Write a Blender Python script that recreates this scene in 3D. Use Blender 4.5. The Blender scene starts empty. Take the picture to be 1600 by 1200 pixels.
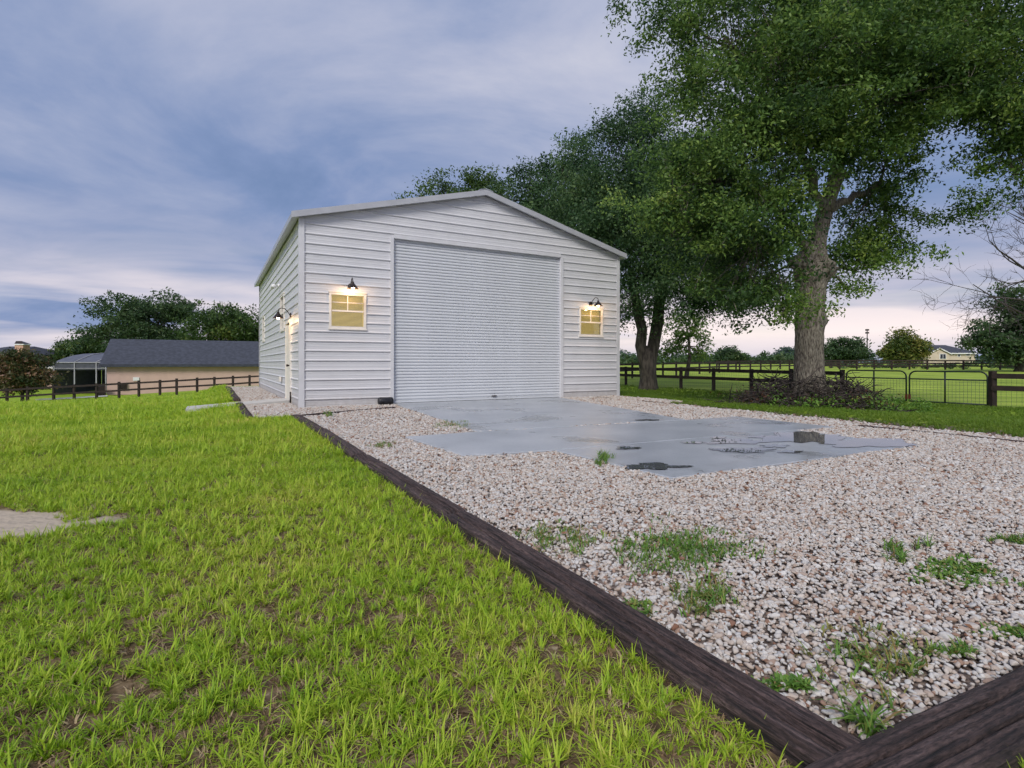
import bpy, bmesh, math, random
import numpy as np
from mathutils import Vector, noise as mnoise

sc = bpy.context.scene
col = sc.collection
R = math.radians

# ------------------------------------------------------------------ camera
CAMH, F, HOR = 1.05, 840.0, 568.0
cam_d = bpy.data.cameras.new('camera')
cam = bpy.data.objects.new('camera', cam_d); col.objects.link(cam)
cam.location = (0, 0, CAMH); cam.rotation_euler = (R(90), 0, 0)
cam_d.sensor_width = 36.0; cam_d.lens = F/1600*36.0
cam_d.shift_y = -(600-HOR)/1600
cam_d.clip_start = 0.05; cam_d.clip_end = 3000
sc.camera = cam

# ------------------------------------------------------------------ sky
SUN_EL, SUN_AZ = R(40), R(196)          # azimuth clockwise from +Y: behind the camera
w = bpy.data.worlds.new('World'); sc.world = w; w.use_nodes = True
nt = w.node_tree; nt.nodes.clear()
def N(t, typ, **kw):
    n = t.nodes.new(typ)
    for k, v in kw.items(): setattr(n, k, v)
    return n
def ramp(t, stops, interp='LINEAR'):
    n = t.nodes.new('ShaderNodeValToRGB'); cr = n.color_ramp; cr.interpolation = interp
    while len(cr.elements) > 1: cr.elements.remove(cr.elements[-1])
    cr.elements[0].position = stops[0][0]; cr.elements[0].color = (*stops[0][1], 1) if len(stops[0][1]) == 3 else stops[0][1]
    for p, c in stops[1:]:
        e = cr.elements.new(p); e.color = (*c, 1)
    return n
L = nt.links.new
sky = N(nt, 'ShaderNodeTexSky', sky_type='NISHITA'); sky.sun_disc = False
sky.sun_elevation = SUN_EL; sky.sun_rotation = SUN_AZ; sky.air_density = 1.2; sky.dust_density = 1.5
bg_sky = N(nt, 'ShaderNodeBackground'); bg_sky.inputs['Strength'].default_value = 0.06
L(sky.outputs[0], bg_sky.inputs['Color'])
tc = N(nt, 'ShaderNodeTexCoord'); sep = N(nt, 'ShaderNodeSeparateXYZ'); L(tc.outputs['Generated'], sep.inputs[0])
zz = N(nt, 'ShaderNodeMath', operation='MAXIMUM'); L(sep.outputs['Z'], zz.inputs[0]); zz.inputs[1].default_value = 0.0
za = N(nt, 'ShaderNodeMath', operation='ADD'); L(zz.outputs[0], za.inputs[0]); za.inputs[1].default_value = 0.13
dx = N(nt, 'ShaderNodeMath', operation='DIVIDE'); L(sep.outputs['X'], dx.inputs[0]); L(za.outputs[0], dx.inputs[1])
dy = N(nt, 'ShaderNodeMath', operation='DIVIDE'); L(sep.outputs['Y'], dy.inputs[0]); L(za.outputs[0], dy.inputs[1])
cmb = N(nt, 'ShaderNodeCombineXYZ'); L(dx.outputs[0], cmb.inputs[0]); L(dy.outputs[0], cmb.inputs[1])
mp = N(nt, 'ShaderNodeMapping'); mp.inputs['Rotation'].default_value = (0, 0, R(22)); mp.inputs['Scale'].default_value = (0.85, 0.95, 1)
mp.inputs['Location'].default_value = (-4.75, -7.14, 0)
L(cmb.outputs[0], mp.inputs['Vector'])
n1 = N(nt, 'ShaderNodeTexNoise'); n1.inputs['Scale'].default_value = 1.05; n1.inputs['Detail'].default_value = 9; n1.inputs['Roughness'].default_value = 0.58; n1.inputs['Distortion'].default_value = 0.6
L(mp.outputs[0], n1.inputs['Vector'])
n2 = N(nt, 'ShaderNodeTexNoise'); n2.inputs['Scale'].default_value = 0.28; n2.inputs['Detail'].default_value = 5; n2.inputs['Distortion'].default_value = 0.2
L(mp.outputs[0], n2.inputs['Vector'])
avg = N(nt, 'ShaderNodeMix', data_type='FLOAT'); avg.inputs[0].default_value = 0.5
L(n1.outputs[0], avg.inputs[2]); L(n2.outputs[0], avg.inputs[3])
ccol = ramp(nt, [(0.36, (0.085, 0.128, 0.245)), (0.44, (0.125, 0.170, 0.290)), (0.51, (0.180, 0.216, 0.322)), (0.58, (0.250, 0.272, 0.360)), (0.68, (0.36, 0.362, 0.415))])
L(avg.outputs[0], ccol.inputs[0])
# low, far cloud catches the evening light: pale pink and cream breaks near the horizon all round
mp2 = N(nt, 'ShaderNodeMapping'); mp2.inputs['Scale'].default_value = (1.7, 1.7, 13.0); mp2.inputs['Location'].default_value = (-.27, -4.29, 0); L(tc.outputs['Generated'], mp2.inputs['Vector'])
n3 = N(nt, 'ShaderNodeTexNoise'); n3.inputs['Scale'].default_value = 1.0; n3.inputs['Detail'].default_value = 6; n3.inputs['Distortion'].default_value = 0.3
L(mp2.outputs[0], n3.inputs['Vector'])
r3 = ramp(nt, [(0.38, (0, 0, 0)), (0.58, (1, 1, 1))]); L(n3.outputs[0], r3.inputs[0])
rz = ramp(nt, [(0.0, (.45,)*3), (0.05, (1, 1, 1)), (0.10, (.75,)*3), (0.16, (.20,)*3), (0.25, (0, 0, 0))]); L(sep.outputs['Z'], rz.inputs[0])
mm = N(nt, 'ShaderNodeMath', operation='MULTIPLY'); L(r3.outputs[0], mm.inputs[0]); L(rz.outputs[0], mm.inputs[1])
mixp = N(nt, 'ShaderNodeMix', data_type='RGBA'); L(mm.outputs[0], mixp.inputs[0]); L(ccol.outputs[0], mixp.inputs[6]); mixp.inputs[7].default_value = (0.58, 0.505, 0.495, 1)
bg_c = N(nt, 'ShaderNodeBackground'); bg_c.inputs['Strength'].default_value = 1.0; L(mixp.outputs[2], bg_c.inputs['Color'])
cov = ramp(nt, [(0.30, (.80,)*3), (0.50, (1, 1, 1))]); L(n1.outputs[0], cov.inputs[0])
mixs = N(nt, 'ShaderNodeMixShader'); L(cov.outputs[0], mixs.inputs[0]); L(bg_sky.outputs[0], mixs.inputs[1]); L(bg_c.outputs[0], mixs.inputs[2])
wo = N(nt, 'ShaderNodeOutputWorld'); L(mixs.outputs[0], wo.inputs['Surface'])

# ------------------------------------------------------------------ sun behind thin cloud
sd = bpy.data.lights.new('sun', 'SUN'); sd.energy = 1.5; sd.angle = R(22); sd.color = (1.0, 0.95, 0.89)
so = bpy.data.objects.new('sun', sd); col.objects.link(so)
sdir = Vector((math.sin(SUN_AZ)*math.cos(SUN_EL), math.cos(SUN_AZ)*math.cos(SUN_EL), math.sin(SUN_EL)))
so.rotation_euler = sdir.to_track_quat('Z', 'Y').to_euler(); so.location = (0, -5, 20)

sc.view_settings.view_transform = 'Standard'; sc.view_settings.look = 'None'
sc.view_settings.exposure = 0.85; sc.view_settings.gamma = 1.0; sc.view_settings.use_curve_mapping = False
sc.render.engine = 'CYCLES'
sc.cycles.use_denoising = True
sc.cycles.max_bounces = 4; sc.cycles.diffuse_bounces = 3; sc.cycles.use_adaptive_sampling = True; sc.cycles.adaptive_threshold = .03; sc.cycles.transparent_max_bounces = 8
sc.cycles.sample_clamp_indirect = 4.0

# ------------------------------------------------------------------ helpers
rng = np.random.default_rng(7); random.seed(7)
def at(px, py, d):   return Vector(((px-800)/F*d, d, CAMH+(HOR-py)/F*d))
def gp(px, py, z=0.0):
    d = F*(CAMH-z)/(py-HOR); return Vector(((px-800)/F*d, d, z))
def sst(t):
    t = np.clip(t, 0, 1); return t*t*(3-2*t)

U = Vector((0.8742, 0.4855, 0)); S = Vector((-0.4855, 0.8742, 0)); LC = Vector((-4.965, 12.6, 0))
BW, BL, BH, RISE = 9.58, 12.5, 4.5, 1.22
def bp(u, s, z=0.0): return LC + U*u + S*s + Vector((0, 0, z))
def us(x, y):
    rx, ry = x-LC.x, y-LC.y
    return rx*U.x+ry*U.y, rx*S.x+ry*S.y
def fu(px):
    k = (px-800)/F; return (k*LC.y-LC.x)/(U.x-k*U.y)
def fs(px):
    k = (px-800)/F; return (k*LC.y-LC.x)/(S.x-k*S.y)

def hgt(x, y):
    """terrain height (numpy friendly)"""
    x = np.asarray(x, float); y = np.asarray(y, float)
    u, s = us(x, y)
    pad_ = sst((u+3.2)/1.8)*(1-sst((s-13.5)/12)); left = 0.055*np.clip(-x-1.2, 0, 45)*sst((y-9)/26)*(1-pad_)
    step = 0.14*sst((-u-1.25)/1.2)*sst((s+3.5)/3)*(1-sst((s-13)/6))
    right = -0.35*sst((u-9.3)/7) + np.where(u > 9.3, 0.011*np.clip(y-20, 0, 110), 0)*sst((u-9.3)/6)
    und = 0.02*np.sin(x*1.1+.4*y)*np.sin(y*.9-.3*x)*sst((-u-.6)/2)
    back = 0*u
    return -left - step + right + und + back
def hz(x, y): return float(hgt(x, y))

def link(o, parent=None):
    col.objects.link(o)
    if parent is not None: o.parent = parent
    return o
def tag(o, label=None, cat=None, group=None, kind=None):
    if label: o['label'] = label
    if cat: o['category'] = cat
    if group: o['group'] = group
    if kind: o['kind'] = kind
    return o
def empty(name, loc, label, cat, group=None):
    o = bpy.data.objects.new(name, None); o.location = loc; o.empty_display_size = .1
    link(o); tag(o, label, cat, group); return o

class MB:
    """collects geometry in world coordinates"""
    def __init__(s): s.v = []; s.f = []; s.sm = []
    def add(s, vs, fs, smooth=False):
        b = len(s.v); s.v += [tuple(v) for v in vs]; s.f += [tuple(i+b for i in f) for f in fs]; s.sm += [smooth]*len(fs)
    def box(s, o, ax, ay, az):
        """corner o, edge vectors"""
        o, ax, ay, az = Vector(o), Vector(ax), Vector(ay), Vector(az)
        vs = [o, o+ax, o+ax+ay, o+ay, o+az, o+ax+az, o+ax+ay+az, o+ay+az]
        fs = [(0,3,2,1),(4,5,6,7),(0,1,5,4),(1,2,6,5),(2,3,7,6),(3,0,4,7)]
        if ax.cross(ay).dot(az) < 0: fs = [f[::-1] for f in fs]
        s.add(vs, fs)
    def cbox(s, c, x, y, z): # centre, half vectors
        c, x, y, z = Vector(c), Vector(x), Vector(y), Vector(z); s.box(c-x-y-z, x*2, y*2, z*2)
    def bar(s, a, b, wx, wz, up=(0,0,1)):
        a, b = Vector(a), Vector(b); t = (b-a); up = Vector(up)
        sd_ = t.cross(up).normalized()*wx/2; u2 = sd_.cross(t).normalized()*wz/2
        s.box(a-sd_-u2, sd_*2, t, u2*2)
    def tube(s, pts, rad, n=8, cap=True, smooth=True, jit=None):
        pts = [Vector(p) for p in pts]
        if not hasattr(rad, '__len__'): rad = [rad]*len(pts)
        rings = []; ref = Vector((0,0,1)) if abs((pts[1]-pts[0]).normalized().z) < .9 else Vector((1,0,0))
        vs = []
        for i, p in enumerate(pts):
            t = (pts[min(i+1, len(pts)-1)]-pts[max(i-1, 0)]).normalized()
            a = (ref - t*ref.dot(t)).normalized(); ref = a; b = t.cross(a)
            for k in range(n):
                an = 2*math.pi*k/n; r = rad[i]
                if jit: r *= jit(an, i, p)
                vs.append(p+(a*math.cos(an)+b*math.sin(an))*r)
        fs = []
        for i in range(len(pts)-1):
            for k in range(n):
                fs.append((i*n+k, i*n+(k+1)%n, (i+1)*n+(k+1)%n, (i+1)*n+k))
        if cap:
            fs.append(tuple(range(n))[::-1]); fs.append(tuple((len(pts)-1)*n+k for k in range(n)))
        s.add(vs, fs, smooth)
    def build(s, name, mat, parent=None, origin=None):
        me = bpy.data.meshes.new(name)
        org = Vector(origin) if origin is not None else (Vector(parent.matrix_world.translation) if False else Vector((0,0,0)))
        if parent is not None:
            p = parent; off = Vector((0,0,0))
            while p is not None: off += p.location; p = p.parent
        else: off = org
        me.from_pydata([(v[0]-off.x, v[1]-off.y, v[2]-off.z) for v in s.v], [], s.f)
        me.polygons.foreach_set('use_smooth', s.sm)
        me.materials.append(mat); me.update()
        o = bpy.data.objects.new(name, me)
        if parent is None: o.location = off
        return link(o, parent)

# ------------------------------------------------------------------ materials
def mat(name, c, rough=.6, var=.12, scale=6, bump=0, bscale=40, metal=0, c2=None, coord='Object', detail=5, spec=.5, stretch=None, lo=.38, hi=.64):
    m = bpy.data.materials.new(name); m.use_nodes = True; t = m.node_tree; b = t.nodes['Principled BSDF']; l = t.links.new
    tcn = N(t, 'ShaderNodeTexCoord'); src = tcn.outputs[coord]
    if stretch:
        mpn = N(t, 'ShaderNodeMapping'); mpn.inputs['Scale'].default_value = stretch; l(src, mpn.inputs[0]); src = mpn.outputs[0]
    nz = N(t, 'ShaderNodeTexNoise'); nz.inputs['Scale'].default_value = scale; nz.inputs['Detail'].default_value = detail; l(src, nz.inputs['Vector'])
    ca = tuple(x*(1-var) for x in c) if c2 is None else c; cb = tuple(min(1, x*(1+var)) for x in c) if c2 is None else c2
    rp = ramp(t, [(lo, ca), (hi, cb)]); l(nz.outputs[0], rp.inputs[0]); l(rp.outputs[0], b.inputs['Base Color'])
    b.inputs['Roughness'].default_value = rough; b.inputs['Metallic'].default_value = metal; b.inputs['Specular IOR Level'].default_value = spec
    if bump:
        nb = N(t, 'ShaderNodeTexNoise'); nb.inputs['Scale'].default_value = bscale; nb.inputs['Detail'].default_value = 6; l(src, nb.inputs['Vector'])
        bn = N(t, 'ShaderNodeBump'); bn.inputs['Strength'].default_value = bump; bn.inputs['Distance'].default_value = .02; l(nb.outputs[0], bn.inputs['Height']); l(bn.outputs[0], b.inputs['Normal'])
    return m
def leafmat(name, stops, trans=.35, rough=.5):
    m = bpy.data.materials.new(name); m.use_nodes = True; t = m.node_tree; t.nodes.clear(); l = t.links.new
    a = N(t, 'ShaderNodeAttribute'); a.attribute_name = 'tint'
    rp = ramp(t, stops); l(a.outputs['Fac'], rp.inputs[0])
    p = N(t, 'ShaderNodeBsdfPrincipled'); p.inputs['Roughness'].default_value = rough; p.inputs['Specular IOR Level'].default_value = .35; l(rp.outputs[0], p.inputs['Base Color'])
    tr = N(t, 'ShaderNodeBsdfTranslucent'); l(rp.outputs[0], tr.inputs[0])
    mx = N(t, 'ShaderNodeMixShader'); mx.inputs[0].default_value = trans; l(p.outputs[0], mx.inputs[1]); l(tr.outputs[0], mx.inputs[2])
    o = N(t, 'ShaderNodeOutputMaterial'); l(mx.outputs[0], o.inputs[0]); return m
def emis(name, c, st):
    m = bpy.data.materials.new(name); m.use_nodes = True; b = m.node_tree.nodes['Principled BSDF']
    b.inputs['Base Color'].default_value = (*c, 1); b.inputs['Emission Color'].default_value = (*c, 1); b.inputs['Emission Strength'].default_value = st; return m

M = {}
M['siding'] = mat('white_painted_steel', (.63, .63, .65), .42, .03, 1.6, .03, 3)
def splash(m, z0=.35):
    t = m.node_tree; b = t.nodes['Principled BSDF']; l = t.links.new; lk = b.inputs['Base Color'].links[0].from_socket
    tcn = N(t, 'ShaderNodeTexCoord'); sx = N(t, 'ShaderNodeSeparateXYZ'); l(tcn.outputs['Object'], sx.inputs[0])
    nz = N(t, 'ShaderNodeTexNoise'); nz.inputs['Scale'].default_value = 9; nz.inputs['Detail'].default_value = 8; l(tcn.outputs['Object'], nz.inputs['Vector'])
    mr = N(t, 'ShaderNodeMapRange'); l(sx.outputs['Z'], mr.inputs[0]); mr.inputs[1].default_value = 0; mr.inputs[2].default_value = z0; mr.inputs[3].default_value = .95; mr.inputs[4].default_value = 0
    mu = N(t, 'ShaderNodeMath', operation='MULTIPLY'); l(mr.outputs[0], mu.inputs[0]); l(nz.outputs[0], mu.inputs[1])
    mx = N(t, 'ShaderNodeMix', data_type='RGBA'); l(mu.outputs[0], mx.inputs[0]); l(lk, mx.inputs[6]); mx.inputs[7].default_value = (.30, .25, .20, 1); l(mx.outputs[2], b.inputs['Base Color'])
splash(M['siding'])
M['door'] = mat('roller_door_paint', (.58, .60, .63), .42, .03, 1.2)
M['trim'] = mat('white_trim', (.62, .62, .64), .45, .04, 4)
M['roof'] = mat('grey_roof_steel', (.42, .44, .48), .4, .08, 3, metal=.3)
M['raketrim'] = mat('grey_white_trim', (.42, .43, .46), .45, .05, 4)
M['vinyl'] = mat('cream_vinyl', (.76, .72, .66), .45, .04, 8)
M['pdoor'] = mat('cream_door', (.74, .70, .62), .5, .04, 5)
M['darkmetal'] = mat('dark_bronze_metal', (.035, .025, .022), .4, .3, 20, metal=.5)
M['black'] = mat('black_plastic', (.012, .012, .016), .45, .4, 12, .15, 60)
M['blind'] = mat('blind_slat', (.66, .60, .40), .6, .06, 20)
M['bulb'] = emis('lit_bulb', (1, .74, .42), 14)
M['glow_panel'] = emis('warm_glow_panel', (.66, .50, .20), .62)  # emissive panel added behind the blinds for the yellow window glow
def tie_material():
    m = bpy.data.materials.new('weathered_tie'); m.use_nodes = True; t = m.node_tree; b = t.nodes['Principled BSDF']; l = t.links.new
    tcn = N(t, 'ShaderNodeTexCoord')
    def nz(st, scale, det, dist=0):
        mp_ = N(t, 'ShaderNodeMapping'); mp_.inputs['Scale'].default_value = st; l(tcn.outputs['Object'], mp_.inputs[0])
        n = N(t, 'ShaderNodeTexNoise'); n.inputs['Scale'].default_value = scale; n.inputs['Detail'].default_value = det; n.inputs['Roughness'].default_value = .65; n.inputs['Distortion'].default_value = dist; l(mp_.outputs[0], n.inputs['Vector']); return n.outputs[0]
    grain = nz((1.2, 26, 26), 2.6, 10, .4); chip = nz((4, 11, 11), 9, 8); patch = nz((1, 2, 2), 2.5, 6)
    r1 = ramp(t, [(.36, (.007, .005, .005)), (.47, (.055, .036, .032)), (.60, (.125, .086, .078)), (.72, (.20, .16, .15))]); l(grain, r1.inputs[0])
    r2 = ramp(t, [(.34, (.35,)*3), (.55, (1.05,)*3)]); l(chip, r2.inputs[0])
    r3 = ramp(t, [(.35, (.65, .62, .62)), (.65, (1.15, 1.1, 1.12))]); l(patch, r3.inputs[0])
    m1 = N(t, 'ShaderNodeMix', data_type='RGBA', blend_type='MULTIPLY'); m1.inputs[0].default_value = 1; l(r1.outputs[0], m1.inputs[6]); l(r2.outputs[0], m1.inputs[7])
    m2 = N(t, 'ShaderNodeMix', data_type='RGBA', blend_type='MULTIPLY'); m2.inputs[0].default_value = 1; l(m1.outputs[2], m2.inputs[6]); l(r3.outputs[0], m2.inputs[7])
    l(m2.outputs[2], b.inputs['Base Color']); b.inputs['Roughness'].default_value = .75
    ad = N(t, 'ShaderNodeMath', operation='ADD'); l(grain, ad.inputs[0]); l(chip, ad.inputs[1])
    bn = N(t, 'ShaderNodeBump'); bn.inputs['Strength'].default_value = 1; bn.inputs['Distance'].default_value = .012; l(ad.outputs[0], bn.inputs['Height']); l(bn.outputs[0], b.inputs['Normal'])
    return m
M['tie'] = tie_material()
M['fence'] = mat('brown_stained_wood', (.024, .013, .011), .75, .35, 5, .4, 30)
M['gate'] = mat('green_gate_steel', (.010, .022, .018), .45, .2, 8)
M['wire'] = mat('galvanised_wire', (.10, .11, .10), .5, .1, 8)
M['rust'] = mat('rust_red', (.16, .03, .015), .7, .2, 12)
M['stucco'] = mat('peach_stucco', (.58, .40, .345), .85, .04, 1.5, .1, 30)
M['shingle'] = mat('dark_shingle', (.050, .056, .075), .9, .2, 3, .5, 25)
M['tan'] = mat('tan_siding', (.56, .47, .37), .8, .05, 1)
M['glass'] = mat('dark_glass', (.02, .025, .035), .08, .1, 3)
M['white'] = mat('white_paint', (.75, .75, .75), .5, .04, 3)
M['screen'] = mat('dark_screen', (.06, .065, .085), .7, .2, 3)
M['alu'] = mat('bronze_frame', (.30, .30, .33), .5, .1, 3)
M['brickc'] = mat('pale_brick', (.55, .33, .25), .85, .15, 5)
M['twig'] = mat('dead_twig', (.018, .014, .012), .85, .4, 9, c2=(.075, .058, .05))
M['bare'] = mat('bare_grey_bark', (.055, .045, .045), .9, .25, 6)
M['bark'] = mat('oak_bark', (.050, .037, .030), .9, 0, 11, 1.0, 34, c2=(.29, .265, .21), stretch=(3, 3, .8), detail=12, lo=.34, hi=.66)
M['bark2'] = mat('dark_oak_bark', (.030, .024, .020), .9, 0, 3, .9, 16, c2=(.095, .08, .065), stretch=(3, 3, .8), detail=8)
M['concpath'] = mat('pale_concrete', (.48, .47, .45), .8, .06, 3)
GREENS = [(0, (.026, .058, .016)), (.45, (.062, .120, .028)), (.8, (.125, .195, .040)), (1, (.21, .24, .055))]
M['leaf_oak'] = leafmat('oak_leaf', [(0, (.020, .050, .016)), (.35, (.066, .140, .032)), (.7, (.180, .295, .055)), (1, (.34, .44, .095))], .45)
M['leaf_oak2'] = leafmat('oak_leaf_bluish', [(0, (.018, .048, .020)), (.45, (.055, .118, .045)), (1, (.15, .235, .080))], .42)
M['leaf_mid'] = leafmat('tree_leaf_mid', GREENS)
M['leaf_far'] = leafmat('tree_leaf_far', [(0, (.034, .070, .030)), (.6, (.068, .125, .046)), (1, (.14, .19, .07))])
M['leaf_haze_tint'] = leafmat('tree_leaf_haze_tint', [(0, (.055, .10, .095)), (1, (.11, .155, .12))])  # distance haze put into the leaf colour
M['leaf_yel'] = leafmat('tree_leaf_yellow', [(0, (.04, .08, .016)), (.5, (.13, .165, .03)), (1, (.32, .28, .07))])
M['leaf_young'] = leafmat('young_leaf', [(0, (.06, .13, .03)), (.6, (.15, .25, .05)), (1, (.28, .36, .09))], .5)
M['leaf_red'] = leafmat('shrub_leaf_red', [(0, (.035, .06, .018)), (.45, (.10, .10, .035)), (.8, (.22, .12, .055)), (1, (.40, .25, .19))])
M['weed'] = leafmat('weed_leaf', [(0, (.08, .18, .03)), (.6, (.17, .32, .05)), (.85, (.28, .33, .08)), (1, (.30, .17, .08))])
M['litter'] = leafmat('dead_leaf', [(0, (.07, .03, .015)), (.5, (.17, .075, .035)), (1, (.32, .17, .09))], .1)

def ground_material():
    m = bpy.data.materials.new('lawn_ground'); m.use_nodes = True; t = m.node_tree; b = t.nodes['Principled BSDF']; l = t.links.new
    g = N(t, 'ShaderNodeNewGeometry'); P = g.outputs['Position']
    def nz(scale, det=6, dist=0):
        n = N(t, 'ShaderNodeTexNoise'); n.inputs['Scale'].default_value = scale; n.inputs['Detail'].default_value = det; n.inputs['Distortion'].default_value = dist; l(P, n.inputs['Vector']); return n.outputs[0]
    def mix(f, a, bb):
        x = N(t, 'ShaderNodeMix', data_type='RGBA')
        for i, v in ((0, f), (6, a), (7, bb)):
            if hasattr(v, 'is_linked') or hasattr(v, 'links'): l(v, x.inputs[i])
            else: x.inputs[i].default_value = v if i == 0 else (*v, 1)
        return x.outputs[2]
    gr = ramp(t, [(.30, (.17, .275, .022)), (.5, (.25, .375, .030)), (.68, (.35, .43, .055))]); l(nz(.55, 9), gr.inputs[0])
    fine = ramp(t, [(.3, (.55,)*3), (.7, (1.35,)*3)]); l(nz(9, 8), fine.inputs[0])
    mul = N(t, 'ShaderNodeMix', data_type='RGBA', blend_type='MULTIPLY'); mul.inputs[0].default_value = .4; l(gr.outputs[0], mul.inputs[6]); l(fine.outputs[0], mul.inputs[7])
    soil = ramp(t, [(.3, (.045, .026, .020)), (.5, (.13, .080, .055)), (.62, (.22, .15, .10)), (.72, (.42, .33, .24))]); l(nz(16, 10), soil.inputs[0])
    # thin turf in the worn near part of the lawn (a property of the place: y below about 9 m)
    sx = N(t, 'ShaderNodeSeparateXYZ'); l(P, sx.inputs[0])
    mr = N(t, 'ShaderNodeMapRange', interpolation_type='SMOOTHSTEP'); l(sx.outputs['Y'], mr.inputs[0]); mr.inputs[1].default_value = 2.5; mr.inputs[2].default_value = 13; mr.inputs[3].default_value = .95; mr.inputs[4].default_value = .05
    c = mix(mr.outputs[0], mul.outputs[2], soil.outputs[0])
    # mown paddock beyond the right fence, faint mowing stripes
    du = N(t, 'ShaderNodeVectorMath', operation='DOT_PRODUCT'); l(P, du.inputs[0]); du.inputs[1].default_value = (.842, .539, 0)
    wv = N(t, 'ShaderNodeTexWave', bands_direction='Y'); wv.inputs['Scale'].default_value = .16; wv.inputs['Distortion'].default_value = 1.2; wv.inputs['Detail'].default_value = 3; l(P, wv.inputs['Vector'])
    pr = ramp(t, [(0, (.25, .36, .045)), (1, (.36, .45, .080))]); l(wv.outputs['Fac'], pr.inputs[0])
    pm = N(t, 'ShaderNodeMapRange'); l(du.outputs['Value'], pm.inputs[0]); pm.inputs[1].default_value = 22.15; pm.inputs[2].default_value = 22.6
    pn = ramp(t, [(.32, (.72, .74, .7)), (.66, (1.12, 1.08, 1.1))]); l(nz(.33, 10), pn.inputs[0])
    pq = N(t, 'ShaderNodeMix', data_type='RGBA', blend_type='MULTIPLY'); pq.inputs[0].default_value = 1; l(pr.outputs[0], pq.inputs[6]); l(pn.outputs[0], pq.inputs[7])
    c = mix(pm.outputs[0], c, pq.outputs[2])
    # worn sand patch
    vs = N(t, 'ShaderNodeVectorMath', operation='SUBTRACT'); l(P, vs.inputs[0]); vs.inputs[1].default_value = (-3.55, 3.45, 0)
    vm = N(t, 'ShaderNodeVectorMath', operation='MULTIPLY'); l(vs.outputs[0], vm.inputs[0]); vm.inputs[1].default_value = (.75, 2.0, 0)
    ln = N(t, 'ShaderNodeVectorMath', operation='LENGTH'); l(vm.outputs[0], ln.inputs[0])
    ad = N(t, 'ShaderNodeMath', operation='ADD'); l(ln.outputs['Value'], ad.inputs[0]); 
    nn = N(t, 'ShaderNodeMath', operation='MULTIPLY'); l(nz(3.5), nn.inputs[0]); nn.inputs[1].default_value = .5; l(nn.outputs[0], ad.inputs[1])
    sm = N(t, 'ShaderNodeMapRange', interpolation_type='SMOOTHSTEP'); l(ad.outputs[0], sm.inputs[0]); sm.inputs[1].default_value = .85; sm.inputs[2].default_value = 1.05; sm.inputs[3].default_value = 1; sm.inputs[4].default_value = 0
    c = mix(sm.outputs[0], c, (.44, .37, .29))
    l(c, b.inputs['Base Color']); b.inputs['Roughness'].default_value = .95; b.inputs['Specular IOR Level'].default_value = .1
    bn = N(t, 'ShaderNodeBump'); bn.inputs['Strength'].default_value = .9; bn.inputs['Distance'].default_value = .03; l(nz(14, 8), bn.inputs['Height']); l(bn.outputs[0], b.inputs['Normal'])
    return m
M['ground'] = ground_material()
M['gravelbed'] = mat('gravel_bed', (.06, .038, .028), .95, 0, 30, 1.0, 45, c2=(.27, .21, .175), lo=.42, hi=.6)

def instmat(name, stops, rough=.7, posnoise=None, trans=0, attr=None):
    m = bpy.data.materials.new(name); m.use_nodes = True; t = m.node_tree; b = t.nodes['Principled BSDF']; l = t.links.new
    oi = N(t, 'ShaderNodeObjectInfo'); f = oi.outputs['Random']
    if posnoise:
        g = N(t, 'ShaderNodeNewGeometry'); n = N(t, 'ShaderNodeTexNoise'); n.inputs['Scale'].default_value = posnoise; n.inputs['Detail'].default_value = 4; l(g.outputs['Position'], n.inputs['Vector'])
        r_ = ramp(t, [(.3, (0, 0, 0)), (.7, (1, 1, 1))]); l(n.outputs[0], r_.inputs[0])
        mx = N(t, 'ShaderNodeMix', data_type='FLOAT'); mx.inputs[0].default_value = .6; l(f, mx.inputs[2]); l(r_.outputs[0], mx.inputs[3]); f = mx.outputs[0]
    if attr:
        a = N(t, 'ShaderNodeAttribute'); a.attribute_name = 'tint'
        mx = N(t, 'ShaderNodeMix', data_type='FLOAT'); mx.inputs[0].default_value = attr; l(f, mx.inputs[2]); l(a.outputs['Fac'], mx.inputs[3]); f = mx.outputs[0]
    rp = ramp(t, stops); l(f, rp.inputs[0]); l(rp.outputs[0], b.inputs['Base Color']); b.inputs['Roughness'].default_value = rough
    b.inputs['Specular IOR Level'].default_value = .3
    if trans:
        tr = N(t, 'ShaderNodeBsdfTranslucent'); l(rp.outputs[0], tr.inputs[0]); ms = N(t, 'ShaderNodeMixShader'); ms.inputs[0].default_value = trans
        l(b.outputs[0], ms.inputs[1]); l(tr.outputs[0], ms.inputs[2]); l(ms.outputs[0], t.nodes['Material Output'].inputs[0])
    return m
M['stone'] = instmat('gravel_stone', [(0, (.20, .10, .065)), (.05, (.32, .215, .16)), (.18, (.42, .345, .29)), (.5, (.51, .455, .405)), (.78, (.48, .465, .45)), (.95, (.62, .59, .555)), (1, (.28, .265, .26))], .75)
M['grass'] = instmat('grass_blade', [(0, (.10, .205, .014)), (.30, (.26, .43, .024)), (.60, (.44, .58, .045)), (.84, (.60, .60, .12)), (1, (.52, .34, .14))], .5, .9, .35, .35)
M['thatch'] = instmat('dry_thatch', [(0, (.10, .060, .035)), (.5, (.22, .145, .08)), (1, (.42, .33, .19))], .8)
M['grass_shade_tint'] = instmat('grass_blade_shade_tint', [(0, (.085, .165, .016)), (.5, (.145, .245, .024)), (1, (.25, .30, .06))], .5, .9, .35, .35)  # darker copy of the grass; shade beneath the oaks is in its colour

# ------------------------------------------------------------------ ground sheet
def axis(n, near, far, p):
    t = np.linspace(-1, 1, n); return np.sign(t)*(near*np.abs(t)+(far-near)*np.abs(t)**p)
gx = axis(241, 45, 900, 5)
ty = np.linspace(0, 1, 260); gy = -6 + 66*ty + 1300*ty**6
X, Y = np.meshgrid(gx, gy); Z = hgt(X, Y)
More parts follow.
